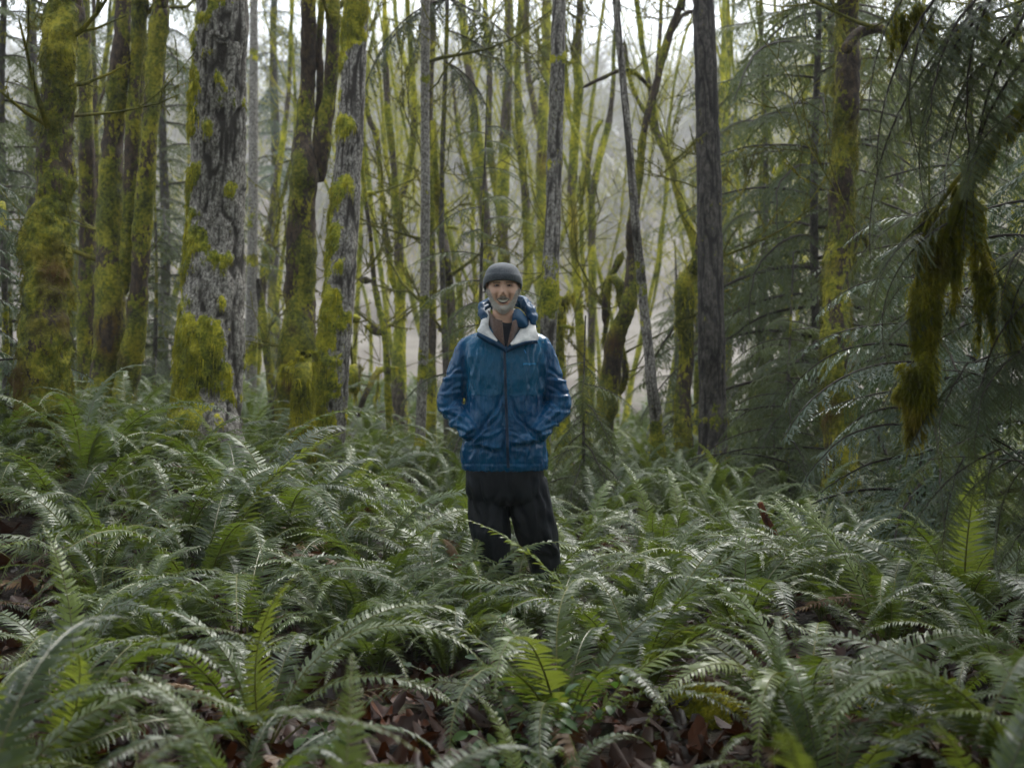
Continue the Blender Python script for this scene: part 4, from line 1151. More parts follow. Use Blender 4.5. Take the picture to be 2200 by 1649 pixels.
# ---- head, neck and chest: one continuous body surface
HC = np.array([mx(1081), MD, 1.705])
def head_part():
    nu, nv = 120, 100
    th = np.linspace(0.02, math.pi - 0.02, nv)[:, None]; ph = (np.arange(nu) / nu * 2 * math.pi)[None, :]
    dx = np.sin(th) * np.cos(ph); dy = np.sin(th) * np.sin(ph); dz = np.cos(th) * np.ones_like(ph)
    x = dx * 0.0775; y = dy * np.where(dy < 0, 0.092, 0.105); z = dz * np.where(dz > 0, 0.116, 0.144)
    t = np.clip(-z / 0.144, 0, 1)
    x = x * (1 - 0.25 * t ** 2.0); y = np.where(y > 0, y * (1 - 0.45 * t), y * (1 - 0.06 * t))
    x = x * (1 - 0.05 * np.clip(1 - abs(z - 0.03) / 0.03, 0, 1))
    fr = np.clip(-dy * 1.6 - 0.25, 0, 1)
    def G(cx, cz, sx, sz, amp): 
        nonlocal y
        y = y - fr * amp * np.exp(-((x - cx) / sx) ** 2 - ((z - cz) / sz) ** 2)
    G(0, .033, .055, .009, .009)                    # brow ridge
    for s in (-1, 1):
        G(s * .031, .013, .019, .012, -.016)        # eye sockets
        G(s * .031, .0175, .013, .0035, .0045); G(s * .031, .0055, .013, .003, .003)      # lids
        G(s * .030, .002, .014, .004, .003)
        G(s * .044, -.026, .018, .014, .007)        # raised cheeks
        G(s * .013, -.036, .007, .007, .008)        # nostril wings
        G(s * .030, -.044, .006, .014, -.0035)      # smile folds
        G(s * .037, -.062, .008, .008, -.003)
    for cz, amp, sx in ((.028, .005, .008), (.014, .010, .0085), (0, .015, .0095), (-.014, .020, .0105), (-.026, .023, .0125)):
        G(0, cz, sx, .010, amp * .62)
    G(0, -.050, .028, .010, .006); G(0, -.058, .022, .005, .004)   # moustache area, upper lip
    G(0, -.0665, .021, .0035, -.006)                # mouth opening
    G(0, -.0745, .018, .005, .006); G(0, -.086, .020, .006, -.003); G(0, -.108, .026, .016, .014)
    G(0, -.128, .03, .02, .012)
    R = np.stack([x, y, z], -1)
    return closed_rings(R[:, ::1] + HC)
ears = []
for s in (-1, 1):
    e = np.array([s * .076, .012, -.004]); q = []
    for k in range(9):
        a = -2.2 + k * .55; q.append([*(HC + e + np.array([s * .006 + s * .003 * math.sin(a), .018 * math.cos(a) * .8, .030 * math.sin(a) + .0])), .0048])
    ears.append(limb_tube(q, 10)); ears.append(limb_tube([[*(HC + e + np.array([0, 0, .02])), .008], [*(HC + e), .011], [*(HC + e + np.array([0, -.004, -.026])), .007]], 10))
neck = limb_tube([[HC[0], MD + .025, 1.66, .050], [HC[0], MD + .025, 1.60, .053], [HC[0] - .002, MD + .025, 1.54, .056], [HC[0] - .004, MD + .02, 1.48, .068]], 32)
chest = loft([(1.20, -.04, MD + .01, .15, .095), (1.34, -.04, MD + .01, .165, .10), (1.44, -.04, MD + .015, .15, .085), (1.50, -.042, MD + .02, .085, .065)])
body = remesh(merge([head_part(), neck, chest] + ears), 0.0027, 2)
V = co_of(body); N = no_of(body); L = V - HC; lx, ly, lz = L[:, 0], L[:, 1], L[:, 2]
front = ly < -.01
col = np.tile(np.array([.66, .40, .28]), (len(V), 1))
nz = fbm(V * 60, 3, 3); col *= (0.86 + .3 * nz)[:, None]
def paint(mask, c, a=1.0):
    global col
    m = (np.clip(mask, 0, 1) * a)[:, None]; col = col * (1 - m) + np.array(c) * m
g = lambda cx, cz, sx, sz: np.exp(-((lx - cx) / sx) ** 2 - ((lz - cz) / sz) ** 2) * front
paint(g(0, -.022, .011, .014), (.62, .36, .27), .6)
paint(g(0, .005, .006, .02), (.58, .36, .27), .5)
for s in (-1, 1):
    paint(g(s * .044, -.020, .015, .011), (.60, .32, .23), .6)
    paint(g(s * .031, .006, .018, .006), (.30, .14, .10), .5)  # shade below the eyes painted into the skin
    paint(g(s * .030, .012, .018, .011), (.18, .09, .065), .6)  # eye socket shade under the brow painted into the skin
    paint(sstep(.0068, .003, np.abs(lz - .0275 + .10 * np.abs(np.abs(lx) - .030))) * sstep(.020, .016, np.abs(lx - s * .032)) * front, (.16, .11, .085), .75)
    paint(sstep(1.25, .8, np.sqrt(((lx - s * .031) / .0125) ** 2 + ((lz - .0115) / .0040) ** 2)) * front, (.025, .018, .015), .95)
    paint(g(s * .033, -.044, .006, .017), (.17, .07, .05), .75)  # shade in the smile folds painted on as darker skin
    paint(g(s * .010, -.0405, .005, .0028), (.10, .04, .03), .8)  # dark of the nostrils and under the nose painted in as shade
paint(sstep(.0024, .001, np.abs(lz - .046 - .004 * np.sin(lx * 60))) * (np.abs(lx) < .045) * front, (.33, .15, .10), .5)
# beard: jaw, chin, moustache
cb = np.interp(np.abs(lx), [0, .018, .026, .033, .042, .050, .058, .066, .08], [-.088, -.087, -.080, -.070, -.066, -.052, -.032, -.012, .0])
fullb = sstep(.004, -.006, lz - cb + (fbm(V * 90, 5, 2) - .5) * .012) * (ly < .030) * (lz > -.160)
jaw = sstep(-.030, -.048, lz + .22 * np.abs(lx) ** 1.0 * 0 - np.where(np.abs(lx) > .045, .030, 0)) * sstep(.035, .02, ly - .02)
cheek_clear = np.exp(-((np.abs(lx) - .036) / .016) ** 2 - ((lz + .040) / .017) ** 2) * 1.5
mou = sstep(1.2, .75, np.sqrt((lx / .034) ** 2 + ((lz + .0500 + .26 * np.abs(lx)) / .0085) ** 2)) * front
chinb = sstep(1.15, .85, np.sqrt((lx / .050) ** 2 + ((lz + .112) / .036) ** 2)) * (ly < .03)
side = sstep(.050, .058, np.abs(lx)) * sstep(.0, -.02, lz) * (ly < .035) * sstep(-.135, -.12, lz)
beard = np.clip(np.maximum.reduce([mou, chinb, side * .9, jaw * sstep(.075, .045, np.sqrt((lx) ** 2 + (lz + .085) ** 2)) * 0 + 0 * jaw]) - cheek_clear * .4, 0, 1)
beard = np.clip(np.maximum(mou, fullb), 0, 1)
beard *= (V[:, 2] > mz(684)) | (ly < -.02)
beard = np.where(ly > -.040, beard * sstep(-.118, -.095, lz), beard)
low = (lz < -.134); beard[low] *= .6
nb = fbm(V * 170, 8, 2)
up = sstep(-.10, -.03, lz)[:, None]
paint(beard * np.clip(.45 + nb * .9, 0, 1), (.60, .57, .53), 1)
paint(beard * up[:, 0] * .7, (.20, .155, .125), 1)
paint(mou * np.clip(nb * 1.4, 0, 1), (.17, .125, .10), .85)
mouth = sstep(1.1, .85, np.sqrt((lx / .0300) ** 2 + ((lz + .0690 - 12 * lx ** 2) / .0088) ** 2)) * front
paint(sstep(1.1, .85, np.sqrt((lx / .024) ** 2 + ((lz + .0765 - 7 * lx ** 2) / .0042) ** 2)) * front, (.36, .13, .11), .9)
paint(mouth, (.05, .02, .018), 1)
paint(sstep(1.1, .8, np.sqrt((lx / .0265) ** 2 + ((lz + .0670 - 11.5 * lx ** 2) / .0056) ** 2)) * front, (.85, .80, .68), 1)
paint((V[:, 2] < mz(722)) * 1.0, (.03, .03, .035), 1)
add_attr(body, 'col', col)
t_ = NT('skin'); M['skin'] = t_.bsdf(t_.attr('col', True), .48, .45, t_.bump(t_.noise(260, 3, .6, vec=t_.coord()), .35, .002), sss=.12)
finish('body', body, [M['skin']])
for s in (-1, 1):
    bm_V, b4, b3 = closed_rings(np.stack([[[.0108 * math.sin(a) * math.cos(b), .0108 * math.sin(a) * math.sin(b), .0108 * math.cos(a)] for b in np.arange(16) / 16 * 6.2832] for a in np.linspace(.05, 3.09, 11)]))
    c = np.where(((bm_V[:, 1] < -.0088))[:, None], (.03, .02, .015), (.20, .16, .14))
    me = np_mesh('eye', bm_V + HC + np.array([s * .030, -.0632, .0115]) - MORG, [b4, b3], {'col': c}); me.materials.append(M['skin']); link('eye', me, man)
# beard hair
nr = np.random.default_rng(5); pick = nr.choice(np.nonzero((beard > .45) & (mouth < .2) & ((mou < .3) | (np.abs(lx) > .030)))[0], 5200)
mb = MB(); blades(mb, V[pick] + nr.normal(0, .0012, (len(pick), 3)), N[pick], nr, .010, .0007, 1.1, .3)
t_ = NT('grey_beard'); M['beard'] = t_.bsdf(t_.ramp(t_.attr('moss'), [(0, (.24, .20, .17)), (.4, (.56, .53, .49)), (1, (.72, .70, .66))]), .6, .3, trans=.1)
tag(mb.build('beard', M['beard'], man, MORG), kind='stuff')
hairm = MB(); pick = np.nonzero((np.abs(lx) > .068) & (lz > -.03) & (lz < .02) & (ly < .02) & (ly > -.035))[0]
if len(pick): pick = nr.choice(pick, 700); blades(hairm, V[pick], N[pick], nr, .010, .0008, .9, .3); tag(hairm.build('sideburn_hair', M['beard'], man, MORG), kind='stuff')

# ---- beanie
def beanie():
    nu = 200; ribs = 62; a = np.arange(nu) / nu * 2 * math.pi
    rows = []; cx, cy = mx(1080), MD + .006
    def zoff(a): return -.036 * sstep(-.75, .6, np.sin(a)) - .014 * np.abs(np.cos(a)) ** 3       # lower over the ears and nape
    prof = [(.052, .0, .965, .97), (.046, .004, 1.0, 1.0), (.048, .0, 1.06, 1.05), (.052, .006, 1.075, 1.07), (.068, .006, 1.085, 1.08), (.080, .006, 1.07, 1.06), (.0835, .003, 1.045, 1.04), (.086, .002, 1.02, 1.02), (.094, .002, .985, .99), (.104, 0, .94, .94), (.114, 0, .87, .87), (.124, 0, .775, .77), (.133, 0, .65, .64), (.1405, 0, .49, .48), (.1455, 0, .31, .31), (.1475, 0, .10, .10)]
    q = []; LIFT = .008
    for z, e, fx, fy in prof:
        rb = 1 + .010 * np.cos(a * ribs) * (fx > .3)
        zz = z + HC[2] - .018 + LIFT * (1 - sstep(.06, .14, z)) * (np.sin(a) < .3) + zoff(a) * (1 - sstep(.05, .14, z))
        q.append(np.stack([cx + .0915 * fx * np.cos(a) * rb, cy + .108 * fy * np.sin(a) * rb, zz - .0], -1))
    q = np.array(q)
    V = q.reshape(-1, 3); V = np.vstack([V, [cx, cy, HC[2] + .129]])
    n = len(q); i = np.arange(nu); F3_ = np.stack([(n - 1) * nu + i, (n - 1) * nu + (i + 1) % nu, np.full(nu, n * nu)], 1)
    W = V.copy(); nse = fbm(V * 20, 4, 2) - .5; W[:, 2] += nse * .006; W[:, 0] += nse * .004
    t = NT('grey_knit'); u = t.coord('Object')
    c = t.ramp(t.noise(160, 3, .6, vec=t.coord()), [(.35, (.035, .042, .052)), (.6, (.075, .086, .10)), (.8, (.13, .14, .155))])
    m = t.bsdf(c, .85, .2, t.bump(t.noise(420, 2, .6, vec=t.coord()), .6, .002), sheen=.4)
    me = np_mesh('beanie', W - MORG, [grid_faces(n, nu, True), F3_], None, True, (m,)); o = link('beanie', me, man)
beanie()

# ---- jacket
def arm(sh, el, wr, r):
    inn = 1083 + (sh[0] - 1083) * .55
    pts = [[mx(inn), MD + .018, mz(sh[1] - 17), r[0] * .72], [mx(sh[0] * .6 + inn * .4), MD + .018, mz(sh[1] - 9), r[0] * .88], [mx(sh[0]), MD + .017, mz(sh[1] + 8), r[0] * 1.02], [mx((sh[0] + el[0]) / 2), MD + .02, mz((sh[1] + el[1]) / 2), r[1]], [mx(el[0]), MD + .015, mz(el[1]), r[2]],
           [mx((el[0] + wr[0]) / 2), MD - .05, mz((el[1] + wr[1]) / 2) , r[3]], [mx(wr[0]), MD - .115, mz(wr[1]), r[4]]]
    return limb_tube(pts, 36)
C0 = mx(1083)
torso = loft([(mz(1008), C0 + .002, MD, .216, .128), (mz(1000), C0 + .002, MD, .221, .135), (mz(985), C0 + .001, MD, .222, .14), (mz(950), C0, MD - .005, .212, .145), (mz(900), C0, MD, .198, .14),
              (mz(850), C0, MD, .198, .135), (mz(800), C0, MD, .204, .132), (mz(765), C0, MD + .005, .212, .125), (mz(742), C0, MD + .01, .205, .112), (mz(725), C0, MD + .012, .170, .10), (mz(712), C0, MD + .015, .125, .092), (mz(700), C0, MD + .015, .105, .088)], 72, 2.5)
armL = arm((1002, 748), (966, 866), (1016, 930), (.060, .062, .066, .055, .048))
armR = arm((1164, 746), (1200, 868), (1152, 932), (.062, .063, .067, .056, .048))
pocket = [limb_tube([[mx(1016), MD - .085, mz(928), .045], [mx(1045), MD - .105, mz(938), .044], [mx(1066), MD - .09, mz(940), .032]], 24),
          limb_tube([[mx(1152), MD - .085, mz(930), .045], [mx(1124), MD - .105, mz(940), .044], [mx(1102), MD - .09, mz(942), .032]], 24)]
jk = remesh(merge([torso, armL, armR] + pocket), 0.0055, 5)
V = co_of(jk); N = no_of(jk); px, py = in_px(V)
fr = np.clip(-N[:, 1] * 1.5 + .2, 0, 1)
disp = np.zeros(len(V))
def fold(x0, y0, x1, y1, w, amp, face=True):
    """a crease along a line in the front view: a ridge with a hollow below it"""
    global disp
    d = np.array([x1 - x0, y1 - y0], float); Ln = np.hypot(*d); d /= Ln
    u = (px - x0) * d[0] + (py - y0) * d[1]; v = -(px - x0) * d[1] + (py - y0) * d[0]
    v = v + 2.2 * np.sin(u * .12 + x0)
    e = sstep(-.12 * Ln, .2 * Ln, u) * sstep(1.12 * Ln, .75 * Ln, u)
    p = np.exp(-(v / w) ** 2) - .85 * np.exp(-((v - 1.5 * w) / w) ** 2)
    disp += (1.7 if face else 1.1) * amp / 1000 * e * p * (fr if face else 1)
frg = random.Random(12)
for k in range(9):      # inverted V creases fanning from the zip
    y = 850 + k * 9; s = k * 5
    fold(1085, y, 1040 - s * .6 + frg.uniform(-6, 6), 925 + k * 3, 3.2 + .1 * k, 4.0)
    fold(1094, y + 3, 1134 + s * .6 + frg.uniform(-6, 6), 922 + k * 3, 3.2 + .1 * k, -4.0)
for k in range(7):      # sleeves, image left and right
    y = 800 + k * 17
    fold(996, y - 8, 950 - 3 * (k % 3), y + 14 - (k % 2) * 18, 4.2, 5.5, False)
    fold(1176, y - 6, 1222 + 2 * (k % 3), y + 14 - (k % 2) * 20, 4.2, -5.5, False)
for x0, y0, x1, y1 in [(945, 905, 1010, 925), (950, 925, 1008, 940), (960, 880, 1004, 905), (975, 945, 1020, 935), (948, 880, 985, 930), (1222, 890, 1165, 925), (1218, 915, 1160, 940), (1210, 880, 1172, 900), (1225, 860, 1190, 930)]:
    fold(x0, y0, x1, y1, 4.5, 6, False)
for x in (1006, 1014, 1025, 1140, 1152, 1163): fold(x, 745 + frg.uniform(-6, 6), x + (6 if x < 1080 else -6), 850 + frg.uniform(-20, 30), 4, 3.0 * (1 if x < 1080 else -1))
for k in range(8): x = 1000 + k * 22; fold(x, 945 + frg.uniform(-4, 6), x + frg.uniform(-14, 14), 985, 5, 5)
fold(1010, 952, 1078, 962, 6, 7); fold(1160, 952, 1098, 962, 6, -7)
for s in (-1, 1): fold(1083 + s * 88, 760, 1083 + s * 84, 880, 5, -6 * s * -1)
fold(1084, 742, 1092, 1005, 4.5, 4.5); fold(1078, 742, 1086, 1005, 2.2, -2.5)
fold(1004, 849, 1170, 849, 1.4, 1.6)
p3 = V * np.array([55, 55, 12.0]); disp += (fbm(p3, 2, 3) - .5) * .006
disp += (fbm(V * 22, 6, 3) - .5) * .012
zip_puck = np.exp(-((px - (1084 + (py - 742) * .03)) / 9) ** 2) * (py > 745); disp += zip_puck * fr * .0018 * np.sin(py * .95)
hem = sstep(990, 1000, py); disp += hem * (.0016 * np.sin(px * .55 + 2 * np.sin(px * .13)) - .004 * np.exp(-((py - 996) / 2.5) ** 2))
V2 = V + N * disp[:, None]
vm = sstep(0, 5, px - (1050 + (py - 700) * .76)) * sstep(0, 5, (1124 - (py - 700) * .78) - px) * sstep(748, 742, py) * (V[:, 1] < MD)
V2[:, 1] += vm * .055
set_co(jk, V2)
yoke = sstep(852, 846, py) * fr * sstep(990, 1006, px) * sstep(1178, 1160, px)
add_attr(jk, 'yoke', yoke)
def mat_jacket(name, ca, cb, rough=.19, streak=1.0):
    t = NT(name)
    yk = t.attr('yoke')
    st = t.noise(1.0, 4, .6, vec=t.coord('Object', (70, 70, 3.5)))
    wet = t.ramp(st, [(.42, 0.0), (.62, 1.0)])
    n2 = t.noise(6, 3, vec=t.coord())
    c = t.mix(t.ramp(n2, [(.35, 0.0), (.65, 1.0)]), ca, cb)
    c = t.mix(t.math('MULTIPLY', yk, .85), c, tuple(x * y for x, y in zip(cb, (1.3, 1.15, 1.0))))
    drops = t.ramp(t.noise(130, 1, .4, vec=t.coord('Object', (1, 1, .5))), [(.70, 0.0), (.74, 1.0)])
    h = t.math('ADD', t.math('MULTIPLY', t.noise(1.0, 2, .5, vec=t.coord('Object', (40, 40, 3))), .6), t.math('MULTIPLY', t.noise(16, 4, .5, vec=t.coord()), .9))
    h = t.math('ADD', h, t.math('MULTIPLY', drops, .6))
    r = t.math('SUBTRACT', rough + .10, t.math('MULTIPLY', wet, .12))
    return t.bsdf(c, r, .25, t.bump(h, 1.0, .009), coat=.08, coat_rough=.1)
M['jacket'] = mat_jacket('wet_blue_shell', (.0002, .050, .138), (.0004, .080, .190))
jko = finish('jacket', jk, [M['jacket']])
bvh = BVHTree.FromPolygons([Vector(v) for v in V2], [tuple(p.vertices) for p in jk.polygons])
def on_jacket(px_, py_, off=.002):
    """depth of the jacket's front at a picture position"""
    o = Vector((0, 0, CAMH)); d = Vector(((px_ - 1100) / F, 1, -(py_ - 706) / F)).normalized()
    h = bvh.ray_cast(o, d)
    if h[0] is None: return Vector(P(px_, py_, MD - .13))
    return h[0] - d * off

# zip, wordmark and zip pull
zp = []
for y in np.linspace(744, 1004, 40):
    q = on_jacket(1083.5 + (y - 742) * .032, y, .003); zp.append([q.x, q.y, q.z])
zp = np.array(zp); zp[1:-1] = (zp[:-2] + zp[1:-1] + zp[2:]) / 3; zp[:, 1] -= .002
mb = MB(); 
for s in (-1, 1):
    q = zp.copy(); q[:, 0] += s * .0035; mb.tube(q, .0028, 6)
t_ = NT('zip_navy'); M['zip'] = t_.bsdf((.004, .02, .05), .4, .5)
mb.build('zip', M['zip'], man, MORG)
fc = bpy.data.curves.new('txt', 'FONT'); fc.body = 'patagonia'; fc.size = 0.0165; fc.extrude = 0; fc.align_x = 'LEFT'; fc.space_character = 1.02
fo = bpy.data.objects.new('txt', fc); COL.objects.link(fo); dg = bpy.context.evaluated_depsgraph_get()
tm = bpy.data.meshes.new_from_object(fo.evaluated_get(dg)); bpy.data.objects.remove(fo)
tv = co_of(tm); w = tv[:, 0].max() - tv[:, 0].min(); sc = (27 / MS) / w; out = []
for v in tv:
    qx, qy = 1124.5 + (v[0] - tv[:, 0].min()) * sc * MS, 783 - v[1] * sc * MS * 1.0
    q = on_jacket(qx, qy, .0045); out.append([q.x, q.y, q.z])
out = np.array(out); out[:, 1] = np.minimum(out[:, 1], out[:, 1].mean() + .004)
set_co(tm, out - MORG); t_ = NT('wordmark_blue'); tm.materials.clear(); tm.materials.append(t_.bsdf((.06, .48, .95), .5, .3)); tm.name = 'chest_wordmark'
link('chest_wordmark', tm, man)
mb = MB(); q = [on_jacket(1126, 751, .004), on_jacket(1128, 755, .006), on_jacket(1130, 759, .006)]
mb.tube(np.array([[*a] for a in q]), [.0015, .003, .002], 8); t_ = NT('pull_blue'); mb.build('zip_pull', t_.bsdf((.01, .22, .6), .4, .4), man, MORG)

# ---- collar flaps, hood, fleece collar, inner shirt
def patch(name, top, bot, mat, thick=.004, wr=.004, seed=0, nu=26, nv=18, bulge=0.0):
    """sheet between two edge curves given as (px, py, depth offset); has real thickness"""
    A = spline(np.array([[(x - 1100) / F * (MD + d), MD + d, CAMH - (y - 706) / F * (MD + d)] for x, y, d in top]), .004)
    B = spline(np.array([[(x - 1100) / F * (MD + d), MD + d, CAMH - (y - 706) / F * (MD + d)] for x, y, d in bot]), .004)
    s = np.linspace(0, 1, nu)
    A = np.stack([np.interp(s, np.linspace(0, 1, len(A)), A[:, i]) for i in range(3)], 1); B = np.stack([np.interp(s, np.linspace(0, 1, len(B)), B[:, i]) for i in range(3)], 1)
    t = np.linspace(0, 1, nv)[:, None, None]; G = A[None] * (1 - t) + B[None] * t
    G[..., 1] -= bulge * np.sin(np.pi * t[..., 0]) 
    n = (fbm(G.reshape(-1, 3) * 40, seed, 3) - .5).reshape(nv, nu); G[..., 1] += n * wr * 2; G[..., 2] += n * wr
    V0 = G.reshape(-1, 3); me = np_mesh(name, V0 - MORG, [grid_faces(nv, nu, False)], {'yoke': np.zeros(len(V0))}, True, (mat,))
    o = link(name, me, man); m = o.modifiers.new('thickness', 'SOLIDIFY'); m.thickness = thick; m.offset = 0
    return o
t_ = NT('white_lining'); M['lining'] = t_.bsdf(t_.ramp(t_.noise(26, 4, .6, vec=t_.coord()), [(.3, (.38, .39, .39)), (.6, (.58, .58, .56))]), .5, .4, t_.bump(t_.noise(60, 4, .7, vec=t_.coord()), .5, .006))
t_ = NT('brown_fleece'); M['fleece'] = t_.bsdf(t_.ramp(t_.noise(220, 3, .7, vec=t_.coord()), [(.3, (.055, .032, .025)), (.55, (.13, .082, .065)), (.75, (.24, .17, .14))]), .95, .1, t_.bump(t_.noise(260, 3), .6, .003), sheen=.3)
t_ = NT('dark_shirt'); M['shirt'] = t_.bsdf((.006, .008, .014), .7, .3)
M['jacket_in'] = mat_jacket('wet_blue_hood', (.0003, .036, .095), (.0006, .056, .135), .42)
# fleece stand-up collar (two halves) and chest opening
patch('fleece_collar', [(1050, 667, .03), (1056, 674, -.005), (1066, 685, -.045), (1079, 689, -.062)], [(1049, 700, .02), (1057, 716, -.06), (1069, 728, -.10), (1084, 744, -.118)], M['fleece'], .006, .002, 1, bulge=.01)
patch('fleece_collar', [(1101, 690, -.062), (1110, 686, -.045), (1119, 680, -.01), (1125, 675, .03)], [(1089, 746, -.118), (1096, 738, -.112), (1106, 724, -.07), (1124, 700, .02)], M['fleece'], .006, .002, 2, bulge=.01)
patch('inner_shirt', [(1066, 688, -.035), (1090, 694, -.050), (1112, 689, -.035)], [(1080, 744, -.088), (1088, 748, -.09), (1096, 744, -.088)], M['shirt'], .003, .001, 3)
# folded-back white collar with blue outside
patch('collar_lining', [(1054, 661, .055), (1052, 676, .01), (1050, 700, -.055), (1058, 716, -.085), (1069, 731, -.112)], [(1043, 668, .075), (1036, 682, .03), (1031, 700, -.055), (1027, 714, -.095), (1067, 735, -.128)], M['lining'], .003, .004, 4, bulge=.012)
patch('collar_lining', [(1127, 688, .055), (1122, 700, -.02), (1112, 716, -.075), (1103, 730, -.10), (1096, 738, -.116)], [(1146, 678, .07), (1149, 690, .0), (1152, 708, -.06), (1154, 732, -.10), (1099, 743, -.128)], M['lining'], .003, .004, 5, bulge=.012)
patch('collar_edge', [(1026, 713, -.098), (1044, 722, -.118), (1067, 734, -.132), (1086, 748, -.132)], [(1025, 721, -.094), (1040, 732, -.112), (1066, 745, -.122), (1087, 757, -.126)], M['jacket_in'], .005, .003, 6, bulge=.006)
patch('collar_edge', [(1154, 731, -.10), (1130, 733, -.120), (1108, 740, -.130), (1088, 748, -.132)], [(1155, 737, -.094), (1130, 740, -.114), (1108, 748, -.124), (1089, 757, -.126)], M['jacket_in'], .005, .003, 7, bulge=.004)
def hood():
    pts = [(1046, 694, -.015, .018), (1038, 678, .03, .028), (1036, 664, .08, .032), (1046, 655, .13, .036), (1080, 655, .165, .036), (1116, 648, .14, .038), (1132, 656, .085, .038), (1140, 668, .04, .034), (1146, 684, .0, .026), (1148, 702, -.03, .016)]
    q = [[(x - 1100) / F * (MD + d), MD + d, CAMH - (y - 706) / F * (MD + d), r] for x, y, d, r in pts]
    Vv, f4, f3 = limb_tube(q, 40); me0 = np_mesh('h', Vv, [f4, f3]); V = co_of(me0); N = no_of(me0)
    c = V - np.array([mx(1085), MD + .05, 0]); cr = (1 - np.abs(2 * fbm(V * np.array([20, 20, 34.0]), 2, 2) - 1) * 4) * .007 - .007 + (fbm(V * 30, 3, 3) - .5) * .018
    set_co(me0, V + N * cr[:, None]); add_attr(me0, 'yoke', np.zeros(len(V))); finish('hood', me0, [M['jacket_in']])
    t = NT('blue_fleece'); mf = t.bsdf((.006, .045, .10), .85, .2, t.bump(t.noise(200, 3), .5, .003))
    patch('fleece_hood', [(1102, 668, .05), (1112, 664, .035), (1122, 670, .02), (1132, 682, .01), (1137, 696, .0)], [(1100, 694, -.045), (1107, 700, -.05), (1114, 702, -.05), (1122, 704, -.045), (1128, 706, -.04)], mf, .006, .004, 9, bulge=.03)
    mb = MB(); q = np.array([P(1104, 660, MD - .015), P(1114, 662, MD - .03), P(1122, 668, MD - .04), P(1130, 678, MD - .035)]); mb.tube(spline(q, .004), .0016, 6)
    t = NT('yellow_piping'); mb.build('piping', t.bsdf((.40, .36, .05), .6, .3), man, MORG)
hood()

# ---- trousers and boots
legs = [loft([(mz(1000), C0, MD, .200, .120), (mz(1020), C0 + .004, MD, .200, .125), (mz(1060), C0 + .011, MD, .206, .126), (mz(1074), C0 + .013, MD, .17, .11), (mz(1082), C0 + .014, MD, .12, .08)], 64, 2.5),
        limb_tube([[mx(1046), MD, mz(1030), .096], [mx(1048), MD, mz(1085), .101], [mx(1055), MD - .02, mz(1140), .099], [mx(1062), MD - .02, mz(1190), .080], [mx(1078), MD, mz(1250), .072], [mx(1086), MD + .005, mz(1318), .070]], 32),
        limb_tube([[mx(1134), MD + .01, mz(1030), .100], [mx(1141), MD + .01, mz(1085), .107], [mx(1153), MD + .01, mz(1140), .107], [mx(1166), MD + .01, mz(1190), .088], [mx(1176), MD + .01, mz(1250), .080], [mx(1184), MD + .015, mz(1318), .070]], 32)]
tr = remesh(merge(legs), .007, 5); V = co_of(tr); N = no_of(tr); px, py = in_px(V)
fr = np.clip(-N[:, 1] * 1.5 + .2, 0, 1); disp = (fbm(V * np.array([16, 16, 7.0]), 12, 3) - .5) * .022
for x0, y0, x1, y1, w, a in [(1010, 1030, 1040, 1130, 7, 5), (1030, 1020, 1060, 1110, 6, 5), (1150, 1020, 1175, 1120, 7, 6), (1170, 1030, 1190, 1130, 6, 6), (1075, 1060, 1050, 1150, 8, 6), (1100, 1060, 1140, 1150, 8, -6), (1170, 1140, 1200, 1200, 6, 7), (1140, 1170, 1190, 1195, 6, 6), (1090, 1020, 1094, 1090, 3, 3), (1150, 1230, 1200, 1245, 6, 7), (1060, 1230, 1110, 1245, 6, 7)]:
    fold(x0, y0, x1, y1, w, a)
set_co(tr, V + N * disp[:, None])
t_ = NT('wet_dark_trousers'); M['trousers'] = t_.bsdf(t_.ramp(t_.noise(8, 3, vec=t_.coord()), [(.35, (.002, .003, .005)), (.65, (.005, .009, .013))]), .5, .18, t_.bump(t_.noise(1, 4, .6, vec=t_.coord('Object', (90, 90, 14))), .5, .006))
finish('trousers', tr, [M['trousers']])
for bx, dy in ((1087, 0), (1186, .02)):
    x = mx(bx); b = [loft([(MG + .0, x, MD - .03 + dy, .048, .135), (MG + .025, x, MD - .03 + dy, .050, .140)], 36, 2.6),
         limb_tube([[x, MD + .03 + dy, MG + .22, .058], [x, MD + .03 + dy, MG + .12, .055], [x, MD + .0 + dy, MG + .075, .056], [x, MD - .07 + dy, MG + .055, .050], [x, MD - .13 + dy, MG + .045, .034]], 28)]
    bm = remesh(merge(b), .006, 2); t_ = NT('black_boot'); finish('boot', bm, [t_.bsdf((.010, .010, .011), .4, .5)])
# ------------------------------------------------------------------ sword ferns, one by one
def fern_zone(x, y, s=1.0):
    px = 1100 + x / y * F
    band = ('blurred close to the camera below' if y < 3.6 else 'low in the foreground below' if y < 4.9 else 'in the middle rows in front of' if y < 6.3 else 'at the man\'s distance under' if y < 8.0
            else 'on the bank in front of' if y < 10 else 'near the foot of' if y < 13 else 'far back behind')
    lm = mark(px)
    if lm == 'the man': band = {'at the man\'s distance under': 'crowding round the legs of', 'near the foot of': 'a few steps behind', 'on the bank in front of': 'just behind'}.get(band, band)
    size = 'small' if s < .92 else 'large' if s > 1.1 else 'middle-sized'
    return (f"{size} sword fern {band} {lm}", 'sword ferns carpeting the forest floor')

